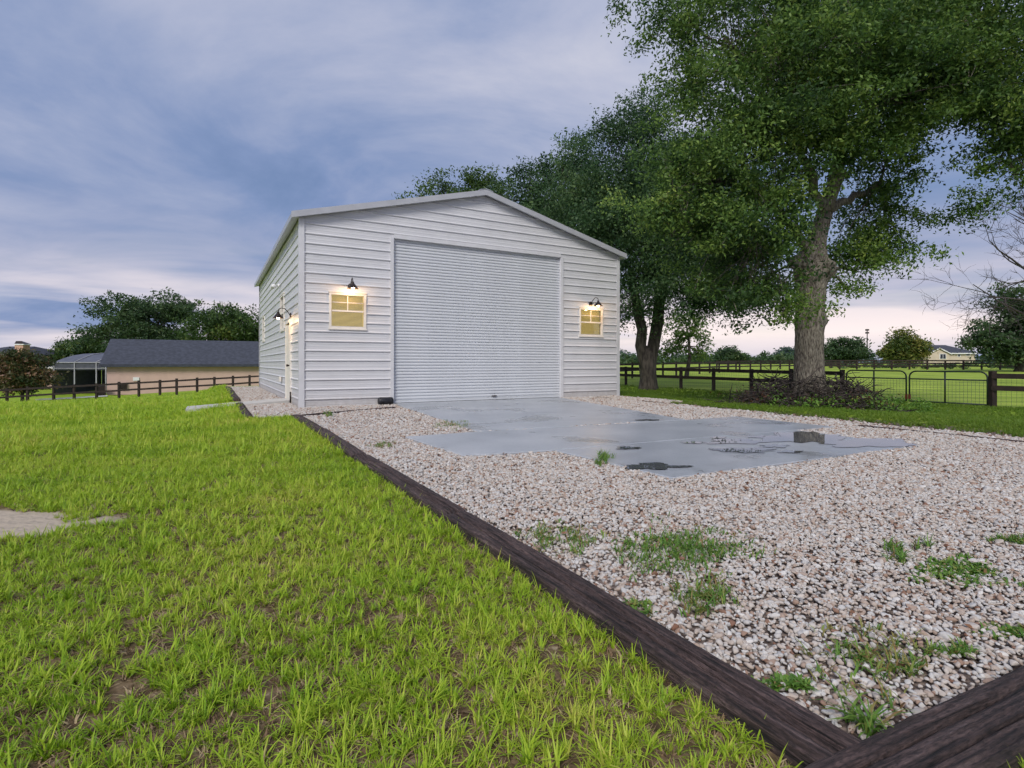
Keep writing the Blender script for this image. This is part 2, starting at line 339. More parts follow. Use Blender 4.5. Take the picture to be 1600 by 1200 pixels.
# keep the sheet just under the gravel drive
uu, ss = us(X, Y)
nx, ny = len(gx), len(gy)
verts = np.stack([X, Y, Z], -1).reshape(-1, 3)
idx = np.arange(nx*ny).reshape(ny, nx)
quads = np.stack([idx[:-1, :-1], idx[:-1, 1:], idx[1:, 1:], idx[1:, :-1]], -1).reshape(-1, 4)
def np_mesh(name, verts, quads, material, parent=None, smooth=False, tint=None, loc=None):
    me = bpy.data.meshes.new(name); nv, nf = len(verts), len(quads); k = quads.shape[1]
    me.vertices.add(nv); me.vertices.foreach_set('co', np.asarray(verts, np.float32).ravel())
    me.loops.add(nf*k); me.loops.foreach_set('vertex_index', np.asarray(quads, np.int32).ravel())
    me.polygons.add(nf); me.polygons.foreach_set('loop_start', np.arange(0, nf*k, k, dtype=np.int32))
    me.update(calc_edges=True)
    if smooth: me.polygons.foreach_set('use_smooth', np.ones(nf, bool))
    if tint is not None:
        a = me.attributes.new('tint', 'FLOAT', 'FACE'); a.data.foreach_set('value', np.asarray(tint, np.float32))
    me.materials.append(material); me.validate()
    o = bpy.data.objects.new(name, me)
    if loc is not None: o.location = loc
    return link(o, parent)
g = np_mesh('ground', verts, quads, M['ground'], smooth=True); tag(g, 'green lawn and paddock ground around the barn', kind='structure')

# gravel drive: polygons in barn coordinates (u, s)
TIE2A = gp(1310, 1168, .06)
def tie2_s(u):  # near edge of the gravel
    return -12.62 + 0*u
drive = MB()
def strip(u0, u1, s0, s1, z=.004, n=8):
    for i in range(n):
        for j in range(n):
            a0, a1 = u0+(u1-u0)*i/n, u0+(u1-u0)*(i+1)/n; b0, b1 = s0+(s1-s0)*j/n, s0+(s1-s0)*(j+1)/n
            drive.add([bp(a0, b0, z), bp(a1, b0, z), bp(a1, b1, z), bp(a0, b1, z)], [(0, 1, 2, 3)])
strip(-.37, 9.0, -12.9, 0.2, n=14); strip(-1.2, -.37, -2.2, 14); strip(-.37, 0, 0.2, 14, n=3); strip(9.0, 9.75, -3.5, 4)
tag(drive.build('gravel_drive', M['gravelbed']), 'pale gravel drive in front of the white barn', kind='structure')

# ------------------------------------------------------------------ concrete pads
def concrete():
    m = bpy.data.materials.new('damp_concrete'); m.use_nodes = True; t = m.node_tree; b = t.nodes['Principled BSDF']; l = t.links.new
    g_ = N(t, 'ShaderNodeNewGeometry'); P = g_.outputs['Position']
    def nz(s, d=6, di=0):
        n = N(t, 'ShaderNodeTexNoise'); n.inputs['Scale'].default_value = s; n.inputs['Detail'].default_value = d; n.inputs['Distortion'].default_value = di; l(P, n.inputs['Vector']); return n.outputs[0]
    c = ramp(t, [(.3, (.31, .33, .36)), (.5, (.375, .395, .425)), (.7, (.44, .455, .48))]); l(nz(1.1, 8), c.inputs[0])
    sp = ramp(t, [(.25, (.82,)*3), (.5, (1, 1, 1))]); l(nz(38, 4), sp.inputs[0])
    mu = N(t, 'ShaderNodeMix', data_type='RGBA', blend_type='MULTIPLY'); mu.inputs[0].default_value = 1; l(c.outputs[0], mu.inputs[6]); l(sp.outputs[0], mu.inputs[7])
    wet = ramp(t, [(.56, (0,)*3), (.66, (.8,)*3)]); l(nz(.8, 6, .3), wet.inputs[0])
    mw = N(t, 'ShaderNodeMix', data_type='RGBA'); l(wet.outputs[0], mw.inputs[0]); l(mu.outputs[2], mw.inputs[6]); mw.inputs[7].default_value = (.15, .16, .165, 1)
    l(mw.outputs[2], b.inputs['Base Color'])
    rr = N(t, 'ShaderNodeMapRange'); l(wet.outputs[0], rr.inputs[0]); rr.inputs[3].default_value = .33; rr.inputs[4].default_value = .12; l(rr.outputs[0], b.inputs['Roughness'])
    bn = N(t, 'ShaderNodeBump'); bn.inputs['Strength'].default_value = .12; bn.inputs['Distance'].default_value = .01; l(nz(60, 4), bn.inputs['Height']); l(bn.outputs[0], b.inputs['Normal'])
    return m
M['concrete'] = concrete()
ZS = .035
def pad(name, pix, label, z=ZS):
    pts = [p if isinstance(p, Vector) else gp(p[0], p[1], z) for p in pix]; pts = [Vector((p.x, p.y, z)) for p in pts]; n = len(pts); mb = MB()
    c = sum(pts, Vector())/n
    top = [p for p in pts]; ins = [p+(c-p).normalized()*.012 for p in pts]
    vs = [(*p.xy, z) for p in ins]+[(*p.xy, z-.008) for p in top]+[(*p.xy, -.06) for p in top]
    fs = [tuple(range(n))]
    for k in range(2):
        for i in range(n): fs.append((k*n+i, (k+1)*n+i, (k+1)*n+(i+1) % n, k*n+(i+1) % n))
    # orientation
    a = (ins[1]-ins[0]).cross(ins[2]-ins[0]).z
    if a < 0: fs = [f[::-1] for f in fs]
    mb.add(vs, fs); o = mb.build(name, M['concrete']); tag(o, label, kind='structure'); return pts
PADS = [pad('concrete_pad', [bp(fu(613)+.04, .10), (745, 673.5), (1072, 655.5), bp(fu(877)-.02, .10)], 'concrete apron directly before the roll-up door'),
        pad('concrete_pad', [(633, 682), (724, 711.5), (866, 702.6), (1303, 666.5), (1150, 650.5), (1074, 656), (747, 674.3)], 'long crosswise concrete slab beyond the apron'),
        pad('concrete_pad', [(868, 703.2), (1049, 746), (1433, 696), (1240, 671.4)], 'outermost concrete slab with puddles', ZS-.004)]

def inpoly(x, y, poly):
    c = np.zeros(len(x), bool); n = len(poly)
    for i in range(n):
        x0, y0 = poly[i].x, poly[i].y; x1, y1 = poly[(i+1) % n].x, poly[(i+1) % n].y
        cond = ((y0 > y) != (y1 > y)); c ^= cond & (x < (x1-x0)*(y-y0)/(y1-y0+1e-12)+x0)
    return c

# puddles: thin sheets of standing rain water on the slabs
wm = bpy.data.materials.new('rain_water'); wm.use_nodes = True
b_ = wm.node_tree.nodes['Principled BSDF']; b_.inputs['Base Color'].default_value = (.10, .105, .11, 1); b_.inputs['Roughness'].default_value = .02; b_.inputs['IOR'].default_value = 1.6
nz_ = N(wm.node_tree, 'ShaderNodeTexNoise'); nz_.inputs['Scale'].default_value = 5; bn_ = N(wm.node_tree, 'ShaderNodeBump'); bn_.inputs['Strength'].default_value = .02
wm.node_tree.links.new(nz_.outputs[0], bn_.inputs['Height']); wm.node_tree.links.new(bn_.outputs[0], b_.inputs['Normal'])
def puddle(cx, cy, rx, ry, label, seed, z=ZS, lob=.45, zo=.003):
    c = gp(cx, cy, z); a = gp(cx+rx, cy, z); f = gp(cx, cy-ry, z); ex = (a-c); ey = (f-c); n = 48; vs = [(c.x, c.y, z+zo)]
    for k in range(n):
        an = 2*math.pi*k/n; r = 1+lob*mnoise.fractal(Vector((math.cos(an)*1.6+seed*7, math.sin(an)*1.6, seed)), 1.0, 2.0, 4)*1.6; r = max(.4, r)
        p = c+ex*math.cos(an)*r+ey*math.sin(an)*r; vs.append((p.x, p.y, z+zo))
    mb = MB(); mb.add(vs, [(0, 1+k, 1+(k+1) % n) for k in range(n)])
    tag(mb.build('puddle', wm), label, kind='structure')
zc = ZS
for i, (a, b, c, d, lb) in enumerate([(1262, 683, 66, 7.5, 'large puddle on the outer slab'), (1350, 692, 75, 6.0, 'puddle at the right corner of the outer slab'),
        (1150, 690, 42, 3.2, 'narrow puddle left of the large one'), (1085, 691.5, 17, 1.5, 'small streak puddle on the outer slab'), (1165, 704, 48, 3.6, 'puddle streak near the middle of the outer slab'),
        (1210, 697, 24, 2.0, 'small puddle below the large one'), (1122, 684, 12, 1.2, 'tiny puddle at the slab joint'), (1235, 706, 20, 1.6, 'small puddle near the slab front'),
        (1020, 729, 42, 5.0, 'dark puddle at the near corner of the outer slab'), (980, 700, 16, 2.0, 'small dark puddle on the outer slab')]):
    puddle(a, b, c, d, lb, i+1.3, zc, zo=.0015+i*.0005)
puddle(1010, 656.5, 22, 1.1, 'thin puddle on the apron edge', 19.1)

# ------------------------------------------------------------------ instanced stuff through geometry nodes
def scatter(name, pts, rot, scl, protos, pick, label, kind='stuff'):
    """pts (n,3); one object holding points; protos are meshes chosen by index"""
    me = bpy.data.meshes.new(name); n = len(pts); me.vertices.add(n); me.vertices.foreach_set('co', np.asarray(pts, np.float32).ravel())
    a = me.attributes.new('rot', 'FLOAT_VECTOR', 'POINT'); a.data.foreach_set('vector', np.asarray(rot, np.float32).ravel())
    a = me.attributes.new('scl', 'FLOAT_VECTOR', 'POINT'); a.data.foreach_set('vector', np.asarray(scl, np.float32).ravel())
    a = me.attributes.new('pick', 'INT', 'POINT'); a.data.foreach_set('value', np.asarray(pick, np.int32))
    o = link(bpy.data.objects.new(name, me)); tag(o, label, kind=kind)
    c = bpy.data.collections.new(name+'_shapes')
    for i, (pm) in enumerate(protos): c.objects.link(bpy.data.objects.new('%s_shape_%02d' % (name, i), pm))
    ng = bpy.data.node_groups.new(name, 'GeometryNodeTree')
    ng.interface.new_socket('Geometry', in_out='INPUT', socket_type='NodeSocketGeometry'); ng.interface.new_socket('Geometry', in_out='OUTPUT', socket_type='NodeSocketGeometry')
    gi = ng.nodes.new('NodeGroupInput'); go = ng.nodes.new('NodeGroupOutput')
    ci = ng.nodes.new('GeometryNodeCollectionInfo'); ci.inputs['Collection'].default_value = c; ci.inputs['Separate Children'].default_value = True; ci.inputs['Reset Children'].default_value = True
    ip = ng.nodes.new('GeometryNodeInstanceOnPoints'); ip.inputs['Pick Instance'].default_value = True
    def attr(nm, typ):
        x = ng.nodes.new('GeometryNodeInputNamedAttribute'); x.data_type = typ; x.inputs['Name'].default_value = nm; return x.outputs['Attribute']
    l = ng.links.new
    l(gi.outputs[0], ip.inputs['Points']); l(ci.outputs[0], ip.inputs['Instance']); l(attr('pick', 'INT'), ip.inputs['Instance Index'])
    e2r = ng.nodes.new('FunctionNodeEulerToRotation'); l(attr('rot', 'FLOAT_VECTOR'), e2r.inputs[0]); l(e2r.outputs[0], ip.inputs['Rotation'])
    l(attr('scl', 'FLOAT_VECTOR'), ip.inputs['Scale']); l(ip.outputs[0], go.inputs[0])
    md = o.modifiers.new('scatter', 'NODES'); md.node_group = ng
    return o

# gravel stones
def stone_mesh(i):
    bm = bmesh.new(); bmesh.ops.create_icosphere(bm, subdivisions=2, radius=.5)
    off = Vector((i*5.1, 2.3*i, 1))
    pl = [(Vector((random.gauss(0, 1), random.gauss(0, 1), random.gauss(0, 1))).normalized(), random.uniform(.22, .40)) for _ in range(11)]
    for v in bm.verts:
        for nn, dd in pl:
            k = v.co.dot(nn)
            if k > dd: v.co -= nn*(k-dd)*.9
        v.co *= 1+.12*mnoise.noise(v.co*2.5+off)
    me = bpy.data.meshes.new('stone'); bm.to_mesh(me); bm.free(); me.materials.append(M['stone'])
    me.polygons.foreach_set('use_smooth', [True]*len(me.polygons)); return me
stones = [stone_mesh(i) for i in range(9)]
def cand(n, u0, u1, s0, s1):
    u = rng.uniform(u0, u1, n); s = rng.uniform(s0, s1, n)
    return LC.x+U.x*u+S.x*s, LC.y+U.y*u+S.y*s, u, s
gpts = []; gsz = []; RS0 = fs(455.5)-.06; RS1 = RS0+1.07
for (u0, u1, s0, s1) in [(-.30, 8.7, -12.95, 0), (-1.10, -.30, -2.15, 13.5), (-.30, -.03, 0, 13.5), (8.7, 9.5, -3.0, 3.0)]:
    A = (u1-u0)*(s1-s0); n = int(A*3700); x, y, u, s = cand(n, u0, u1, s0, s1)
    d = y; keep = (d > .9) & (np.abs(x) < d*1.06+1.2)
    keep &= rng.random(n) < np.clip(1.1-(d-2.5)/9, .28, 1)
    for p in PADS: keep &= ~inpoly(x, y, p)
    keep &= ((x-TIE2A.x)*-.42+(y-TIE2A.y)*.907 > -.06)
    keep &= ~((u < 0) & (s > RS0) & (s < RS1))
    if u1 > 8.6: keep &= (u < 8.25+.06*(s+6)+.15*np.sin(s*3)+rng.normal(0, .12, n)) | (u1 > 9.4)
    x, y, d = x[keep], y[keep], d[keep]
    sz = rng.lognormal(math.log(.0185), .28, len(x))*np.clip(1+(d-2.5)/11, 1, 1.7)
    gpts.append(np.stack([x, y, .008+sz*.12+rng.uniform(0, .012, len(x))+.012*np.sin(x*2.3+1)*np.sin(y*1.9)], -1)); gsz.append(sz)
gpts = np.concatenate(gpts); gsz = np.concatenate(gsz); n = len(gpts)
gscl = np.stack([gsz*rng.uniform(.85, 1.4, n), gsz*rng.uniform(.75, 1.1, n), gsz*rng.uniform(.55, .85, n)], -1)*1.12
grot = np.stack([rng.normal(0, .35, n), rng.normal(0, .35, n), rng.uniform(0, 6.28, n)], -1)
scatter('gravel_stones', gpts, grot, gscl, stones, rng.integers(0, len(stones), n), 'loose pale pebbles covering the drive')
print('stones', n)

# grass tufts
def tuft_mesh(i, nb, hmin, hmax, spread, wid, material, dry=.12):
    vs = []; fs = []; tint = []
    for k in range(nb):
        a = random.uniform(0, 6.283); r0 = random.uniform(0, .022); lean = random.uniform(.15, 1.0)*spread; h = random.uniform(hmin, hmax)
        bx, by = r0*math.cos(a), r0*math.sin(a); d = a+random.uniform(-.7, .7); wv = wid*random.uniform(.7, 1.25)
        px_, py_ = -math.sin(d)*wv/2, math.cos(d)*wv/2; b0 = len(vs); seg = 3; x, y, z = bx, by, 0
        th = random.uniform(.05, .35); 
        for j in range(seg+1):
            t = j/seg; ww = (1-t)**.7 if j < seg else 0
            if j < seg: vs += [(x-px_*ww, y-py_*ww, z), (x+px_*ww, y+py_*ww, z)]
            else: vs += [(x, y, z)]
            ang = th+lean*1.25*(t+.2); st = h/seg
            x += math.cos(d)*math.sin(ang)*st; y += math.sin(d)*math.sin(ang)*st; z += max(.12, math.cos(ang))*st
        tt = 1.0 if random.random() < dry else random.uniform(.0, .8)
        for j in range(seg-1): fs.append((b0+2*j, b0+2*j+1, b0+2*j+3, b0+2*j+2)); tint.append(tt)
        fs.append((b0+2*(seg-1), b0+2*(seg-1)+1, b0+2*seg)); tint.append(tt)
    me = bpy.data.meshes.new('tuft'); me.from_pydata(vs, [], fs); a = me.attributes.new('tint', 'FLOAT', 'FACE'); a.data.foreach_set('value', tint)
    me.materials.append(material); me.update(); return me
tufts = [tuft_mesh(i, 15, .035, .10, 1.35, .0078, M['grass'], .14) for i in range(8)]
tufts += [tuft_mesh(i, 9, .09, .17, 2.1, .0095, M['grass'], .22) for i in range(5)]
tufts_s = [tuft_mesh(i, 18, .05, .12, .8, .007, M['grass_shade_tint'], .08) for i in range(5)]
def lawn_points(bands, test):
    P_, SC_ = [], []
    for d0, d1, dens, k in bands:
        xm = d1*1.08+1.3; n = int((2*xm)*(d1-d0)*dens); x = rng.uniform(-xm, xm, n); y = rng.uniform(d0, d1, n)
        kp = (np.abs(x) < y*1.06+1.2) & test(x, y); x, y = x[kp], y[kp]
        P_.append(np.stack([x, y, hgt(x, y)-.004], -1)); SC_.append(k*rng.uniform(.7, 1.3, len(x)))
    return np.concatenate(P_), np.concatenate(SC_)
def nz2(x, y, f, o=0.): return np.array([mnoise.noise(Vector((a*f, b*f, o))) for a, b in zip(x, y)])
def left_lawn(x, y):
    u, s = us(x, y)
    ok = (u < -.465) & ~((u > -1.27) & (s > -2.25))
    near2 = ((x-TIE2A.x)*-.42+(y-TIE2A.y)*.907 < -.215)
    ok |= near2 & (y < 3)
    e = np.hypot((x+3.55)*.75, (y-3.45)*2.0)
    ok &= ~(e < .62+.25*np.sin(x*9)*np.sin(y*11))
    ramp_ = (u < 0) & (u > -2.3) & (s > 1.95) & (s < 3.3)
    return ok & ~ramp_
def thin(x, y):   # worn spots near the camera
    ok = left_lawn(x, y); i = np.where(ok)[0]
    nv = .45*nz2(x[i], y[i], 3.4)+.8*nz2(x[i], y[i], 12.5, 4.)
    lim = np.interp(y[i], [1, 3.5, 8], [-.20, -.30, -.9])
    ok[i] = nv > lim+rng.normal(0, .12, len(i)); return ok
P1, K1 = lawn_points([(.5, 3, 1350, .56), (3, 6, 900, .66), (6, 11, 330, .98)], thin)
P2, K2 = lawn_points([(11, 18, 95, 1.45), (18, 30, 34, 1.8), (30, 46, 9, 2.3)], left_lawn)
P1 = np.concatenate([P1, P2]); K1 = np.concatenate([K1, K2]); n = len(P1); print('tufts', n)
def rotz(n): return np.stack([rng.normal(0, .12, n), rng.normal(0, .12, n), rng.uniform(0, 6.283, n)], -1)
far = np.clip(1.15-(P1[:, 1]-4)/40, .45, 1)
scatter('lawn_grass', P1, rotz(n), np.stack([K1, K1, K1*far], -1), tufts, rng.integers(0, 13, n), 'bright green coarse lawn grass left of the timber edging')
tuft_d = [tuft_mesh(i, 9, .03, .075, 1.9, .0055, M['thatch']) for i in range(5)]
P3, K3 = lawn_points([(.5, 3.5, 950, .85), (3.5, 7, 300, 1.05), (7, 11, 40, 1.3)], left_lawn); n = len(P3)
scatter('dry_thatch', P3, rotz(n), np.stack([K3, K3, K3*.55], -1), tuft_d, rng.integers(0, 5, n), 'dry brown thatch lying between the lawn blades')
def right_lawn(x, y):
    u, s = us(x, y); return (u > 8.45+.06*(s+6)) & (x > 0) & (x*.842+y*.539 < 22.5) & ~((u < 9.75) & (s > -3) & (s < 13))
P2, K2 = lawn_points([(6, 14, 150, 1.0), (14, 22, 80, 1.15), (22, 34, 26, 1.5)], right_lawn); n = len(P2)
scatter('verge_grass', P2, rotz(n), np.stack([K2, K2, K2*.75], -1), tufts_s, rng.integers(0, 5, n), 'grass tinted darker for the shade under the oaks beyond the gravel')

# ------------------------------------------------------------------ timber ties
def tie(a, b, wd, ht, label, group, zt, seed, name='railroad_tie'):
    a, b = Vector(a), Vector(b); a.z = b.z = 0; t = (b-a); ln = t.length; n = max(12, int(ln/.03)); m = 40; vs = []
    cracks = [(random.Random(seed*7+q).uniform(-.36, .36), random.Random(seed*11+q).uniform(0, 1)) for q in range(5)]
    for i in range(n+1):
        f = i/n; X_ = f*ln
        for j in range(m):
            q = j/(m-1)
            if q < .12: px_, pz_ = -.5, -.8+1.55*q/.12
            elif q > .88: px_, pz_ = .5, .75-1.55*(q-.88)/.12
            else:
                w_ = (q-.12)/.76*2-1; px_ = .5*w_; pz_ = .78+.22*(1-abs(w_)**8)
            x, z = px_*wd, pz_*ht
            if abs(px_) < .5:
                z += .005*mnoise.noise(Vector((X_*.9, px_*22+seed*5, 0)))+.0045*mnoise.noise(Vector((X_*5, px_*34+seed, 3)))+.004*mnoise.noise(Vector((X_*22, px_*20+seed, 7)))
                for c0, ph in cracks:
                    cx = c0+.05*mnoise.noise(Vector((X_*1.2, seed, ph*9))); dp = max(0, .35+mnoise.noise(Vector((X_*.7, seed+ph*20, 4))))
                    z -= .034*dp*max(0, 1-abs(px_-cx)/.042)
            else: x += (1 if px_ > 0 else -1)*.006*mnoise.noise(Vector((X_*3, pz_*5, seed)))
            x += .010*mnoise.noise(Vector((X_*.8, seed, 9)))
            e = min(f, 1-f)*ln; z -= .018*max(0, 1-e/.04)*(pz_ > .5)
            vs.append((X_-ln/2+.012*mnoise.noise(Vector((px_*14, pz_*3, seed+f)))*(i in (0, n)), -x, z))
    fs = [(i*m+j+1, i*m+j, (i+1)*m+j, (i+1)*m+j+1) for i in range(n) for j in range(m-1)]+[tuple(range(m)), tuple(n*m+j for j in range(m))[::-1]]
    mb = MB(); mb.add(vs, [f[::-1] for f in fs], False); o = mb.build(name, M['tie']); c = a.lerp(b, .5); o.location = (c.x, c.y, zt-ht); o.rotation_euler = (0, 0, math.atan2(t.y, t.x)); tag(o, label, 'timber', group)
    return o
edges = [-12.72, -10.1, -7.5, -4.85, -2.2]
lab = ['split dark railroad tie edging the lawn, nearest the camera', 'second dark railroad tie of the lawn edging from the near corner', 'third dark railroad tie of the lawn edging from the near corner', 'last dark railroad tie of the lawn edging, ending near the barn corner']
for i in range(4):
    j = [0, .015, -.02, .01][i]
    tie(bp(-.37+j, edges[i]+.01), bp(-.37-j*.6, edges[i+1]-.012), .175, .09, lab[i], 'ties edging the lawn', [.07, .064, .07, .062][i], i*3.7+1)
A2 = Vector((TIE2A.x-.16, TIE2A.y-.10, 0)); D2 = Vector((.907, .42, 0)); N2 = Vector((-.42, .907, 0))
tie(A2-D2*.12-N2*.085, A2+D2*2.3-N2*.085, .205, .10, 'wide cracked railroad tie across the bottom right corner', 'ties at the near gravel edge', .075, 31.)
sl = ['side railroad tie left of the barn, nearest, before the concrete ramp', 'side railroad tie left of the barn, just past the concrete ramp', 'third side railroad tie left of the barn', 'fourth side railroad tie left of the barn', 'farthest side railroad tie left of the barn']
se = [(-2.2, 1.9), (3.3, 5.6), (5.65, 8.0), (8.05, 10.4), (10.45, 12.8)]
for i, (a, b) in enumerate(se):
    tie(bp(-1.2, a), bp(-1.2-.02*i, b), .17, .22, sl[i], 'side ties', [.07, .09, .075, .09, .08][i], i*2.1+50)
q0, q1 = gp(470, 648, .04), gp(618, 635.3, .04)
tie(q0, q1, .085, .07, 'thin brown timber lying across the gravel before the barn corner', None, .04, 71., 'edging_timber')
# thin edging along the far right of the gravel
e0, e1 = gp(1340, 664, .03), gp(1640, 694, .03)
tie(e0, e1, .05, .06, 'thin grey edging strip between gravel and right verge', None, .035, 83., 'edging_timber')

# ------------------------------------------------------------------ barn
barn = empty('metal_barn', bp(BW/2, 0, 0), 'white metal barn with horizontal ribbed siding and gable roof', 'barn')
PITCH = BH/19.5; FN = -S; LN = -U     # outward normals: front, left
PROF = [(0, 0), (.060, 0), (.066, .003), (.078, .003), (.084, 0), (.130, 0), (.136, .003), (.148, .003), (.154, 0), (PITCH-.048, 0), (PITCH-.038, .026), (PITCH-.020, .026), (PITCH-.001, 0), (PITCH, 0)]
def prof_at(z):
    z = min(max(z, 0), PITCH)
    for (a, oa), (b, ob) in zip(PROF, PROF[1:]):
        if z <= b+1e-9: return oa+(ob-oa)*(z-a)/max(b-a, 1e-9)
    return 0
WZ0, WZ1 = 1.90, 2.77
fw = [(fu(516)-.02, fu(570)+.02), (fu(906)-.02, fu(940.5)+.02)]
DU0, DU1, DZ = fu(613), fu(877), 4.24
front_open = [(fw[0][0], fw[0][1], WZ0, WZ1), (fw[1][0], fw[1][1], WZ0, WZ1), (DU0, DU1, -1, DZ)]
PD0, PD1, PDZ = fs(455.5), fs(455.5)+.98, 2.13
lw = [(fs(444.6), fs(444.6)+.95, 2.02, 3.06), (9.9, 10.85, 1.95, 2.95)]
left_open = [(a, b, c, d) for a, b, c, d in lw]+[(PD0, PD1, -1, PDZ)]
def siding(width, openings, org, ax, nrm, top, label_part):
    nb = int(math.ceil(top(width/2 if True else 0)/PITCH))
    zmax = max(top(width/2), top(0))
    nb = int(math.ceil(zmax/PITCH))
    for k in range(nb):
        z0, z1 = k*PITCH, min((k+1)*PITCH, zmax)
        cuts = sorted({z0, z1} | {z for o in openings for z in o[2:] if z0 < z < z1})
        for a, b in zip(cuts, cuts[1:]):
            mid = (a+b)/2; iv = [(0., width)]
            for (o0, o1, oz0, oz1) in openings:
                if oz0 < mid < oz1:
                    nv = []
                    for (p, q) in iv:
                        if o1 <= p or o0 >= q: nv.append((p, q)); continue
                        if p < o0: nv.append((p, o0))
                        if q > o1: nv.append((o1, q))
                    iv = nv
            zs = sorted({a, b} | {k*PITCH+pz for pz, _ in PROF if a < k*PITCH+pz < b})
            for (p, q) in iv:
                rows = []
                for z in zs:
                    off = prof_at(z-k*PITCH); lo, hi = p, q
                    if z > top(0)+1e-6:      # gable: shrink to the roof slope
                        sh = (z-top(0))/(top(width/2)-top(0))*width/2; lo, hi = max(p, sh), min(q, width-sh)
                        if hi <= lo: lo = hi = (lo+hi)/2
                    rows.append((org+ax*lo+nrm*off+Vector((0, 0, z)), org+ax*hi+nrm*off+Vector((0, 0, z))))
                vs = [v for r in rows for v in r]
                fs_ = [(2*i, 2*i+1, 2*i+3, 2*i+2) for i in range(len(rows)-1)]
                if ax.cross(Vector((0, 0, 1))).dot(nrm) < 0: fs_ = [f[::-1] for f in fs_]
                mb = MB(); mb.add(vs, fs_); mb.build('siding_panel', M['siding'], barn)
gtop = lambda u: BH+RISE*(1-abs(u-BW/2)/(BW/2))
siding(BW, front_open, bp(0, 0), U, FN, gtop, 'front')
siding(BL, left_open, bp(0, 0), S, LN, lambda s: BH, 'left')
siding(BL, [], bp(BW, 0), S, U, lambda s: BH, 'right')
siding(BW, [], bp(0, BL), U, S, gtop, 'back')
# corner trims
def part(name, m, parent, fn):
    mb = MB(); fn(mb); return mb.build(name, M[m] if isinstance(m, str) else m, parent)
ZV = Vector((0, 0, 1))
for (u, s, a, b) in [(0, 0, 1, 1), (BW, 0, -1, 1), (0, BL, 1, -1), (BW, BL, -1, -1)]:
    def f(mb):
        c = bp(u, s)-U*.034*a-S*.034*b
        mb.box(c, U*.125*a, S*.012*b, ZV*(BH-.02)); mb.box(c+S*.0125*b, U*.012*a, S*.11*b, ZV*(BH-.02))
    part('corner_trim', 'trim', barn, f)
# base trim
for u0_, u1_ in ((.1, DU0-.1), (DU1+.1, BW-.1)): part('base_trim', 'trim', barn, lambda mb: mb.box(bp(u0_, 0)+FN*.026, U*(u1_-u0_), S*.02, ZV*.035))
# roof
OV, FO = .20, .16
slope = RISE/(BW/2)
for sg in (1, -1):
    npan = 14; ln0 = (BL+2*FO)/npan
    for i in range(npan):
        sA = -FO+i*ln0; mb = MB()
        ue = -OV if sg == 1 else BW+OV; ur = BW/2
        ze = BH+.05-slope*OV; zr = BH+RISE+.05
        e = bp(ue, sA, ze); r_ = bp(ur, sA, zr)
        mb.box(e, S*(ln0-.004), r_-e, ZV*.03)
        for q in (.03, ln0*.34, ln0*.67):
            mb.box(e+S*q+ZV*.0305, S*.05, r_-e, ZV*.02)
        mb.build('roof_panel', M['roof'], barn)
    # rake trims front and back, eave trim
    for sB, out in ((-FO, -1), (BL+FO, 1)):
        def f(mb):
            ue = -OV-.01 if sg == 1 else BW+OV+.01
            e = bp(ue, sB, BH+.05-slope*(OV+.01)-.085); r_ = bp(BW/2, sB, BH+RISE+.05-.085)
            mb.box(e, r_-e, S*.02*out, ZV*.145); mb.box(e+S*.0205*out*0-S*out*.05, r_-e, S*.048*out, ZV*.02)
        part('rake_trim', 'raketrim', barn, f)
    def f(mb):
        ue = -OV-.012 if sg == 1 else BW+OV+.012
        e = bp(ue, -FO+.001, BH-slope*OV-.05); mb.box(e, S*(BL+2*FO-.002), U*.011*sg, ZV*.125)
    part('eave_trim', 'roof', barn, f)
    def f(mb):
        a = bp(-OV if sg == 1 else BW+OV, -FO+.03, BH-slope*OV-.03); mb.box(a, S*(BL+2*FO-.06), U*(OV-.03)*sg+ZV*slope*(OV-.03), ZV*.02)
    part('soffit', 'trim', barn, f)
part('ridge_cap', 'roof', barn, lambda mb: [mb.box(bp(BW/2, -FO-.01, BH+RISE+.125), S*(BL+2*FO+.02), U*.2*sg-ZV*slope*.2, ZV*.02) for sg in (1, -1)])
# inside shell so that openings are not see-through
# roll-up door
rd = bpy.data.objects.new('roll_up_door', None); rd.location = bp((DU0+DU1)/2, 0)-barn.location; link(rd, barn)
nsl = 52; sh = (DZ-.10)/nsl
sm_ = MB()
prof = [(0, .0), (.08, -.004), (.16, -.016), (.26, -.017), (.36, -.004), (.5, .004), (.75, .005), (1, 0)]
vs = []
for z, o in prof: vs += [bp(DU0+.03, 0, z*sh)+FN*o, bp(DU1-.03, 0, z*sh)+FN*o]
base = bp((DU0+DU1)/2, 0)
me = bpy.data.meshes.new('slat'); me.from_pydata([tuple(v-base) for v in vs], [], [(2*i, 2*i+1, 2*i+3, 2*i+2) for i in range(len(prof)-1)]); me.materials.append(M['door']); me.update()
for k in range(nsl):
    o = bpy.data.objects.new('slat', me); o.location = FN*-.055+ZV*(.10+k*sh); link(o, rd)
part('bottom_bar', 'door', rd, lambda mb: mb.box(bp(DU0+.03, .075, .045), U*(DU1-DU0-.06), FN*.035, ZV*.05))
part('rubber_seal', 'black', rd, lambda mb: mb.box(bp(DU0+.03, .07, .03), U*(DU1-DU0-.06), FN*.02, ZV*.018))
part('lift_handle', 'darkmetal', rd, lambda mb: mb.box(bp(DU0+2.85, .034, .125), U*.14, FN*.03, ZV*.03))
for (u0, wd) in ((DU0-.055, .085), (DU1-.03, .085)):
    part('door_jamb', 'trim', rd, lambda mb: mb.box(bp(u0, .06, 0), U*wd, FN*.10, ZV*(DZ+.02)))
part('door_header', 'trim', rd, lambda mb: mb.box(bp(DU0+.031, .055, DZ-.005), U*(DU1-DU0-.062), FN*.092, ZV*.10))
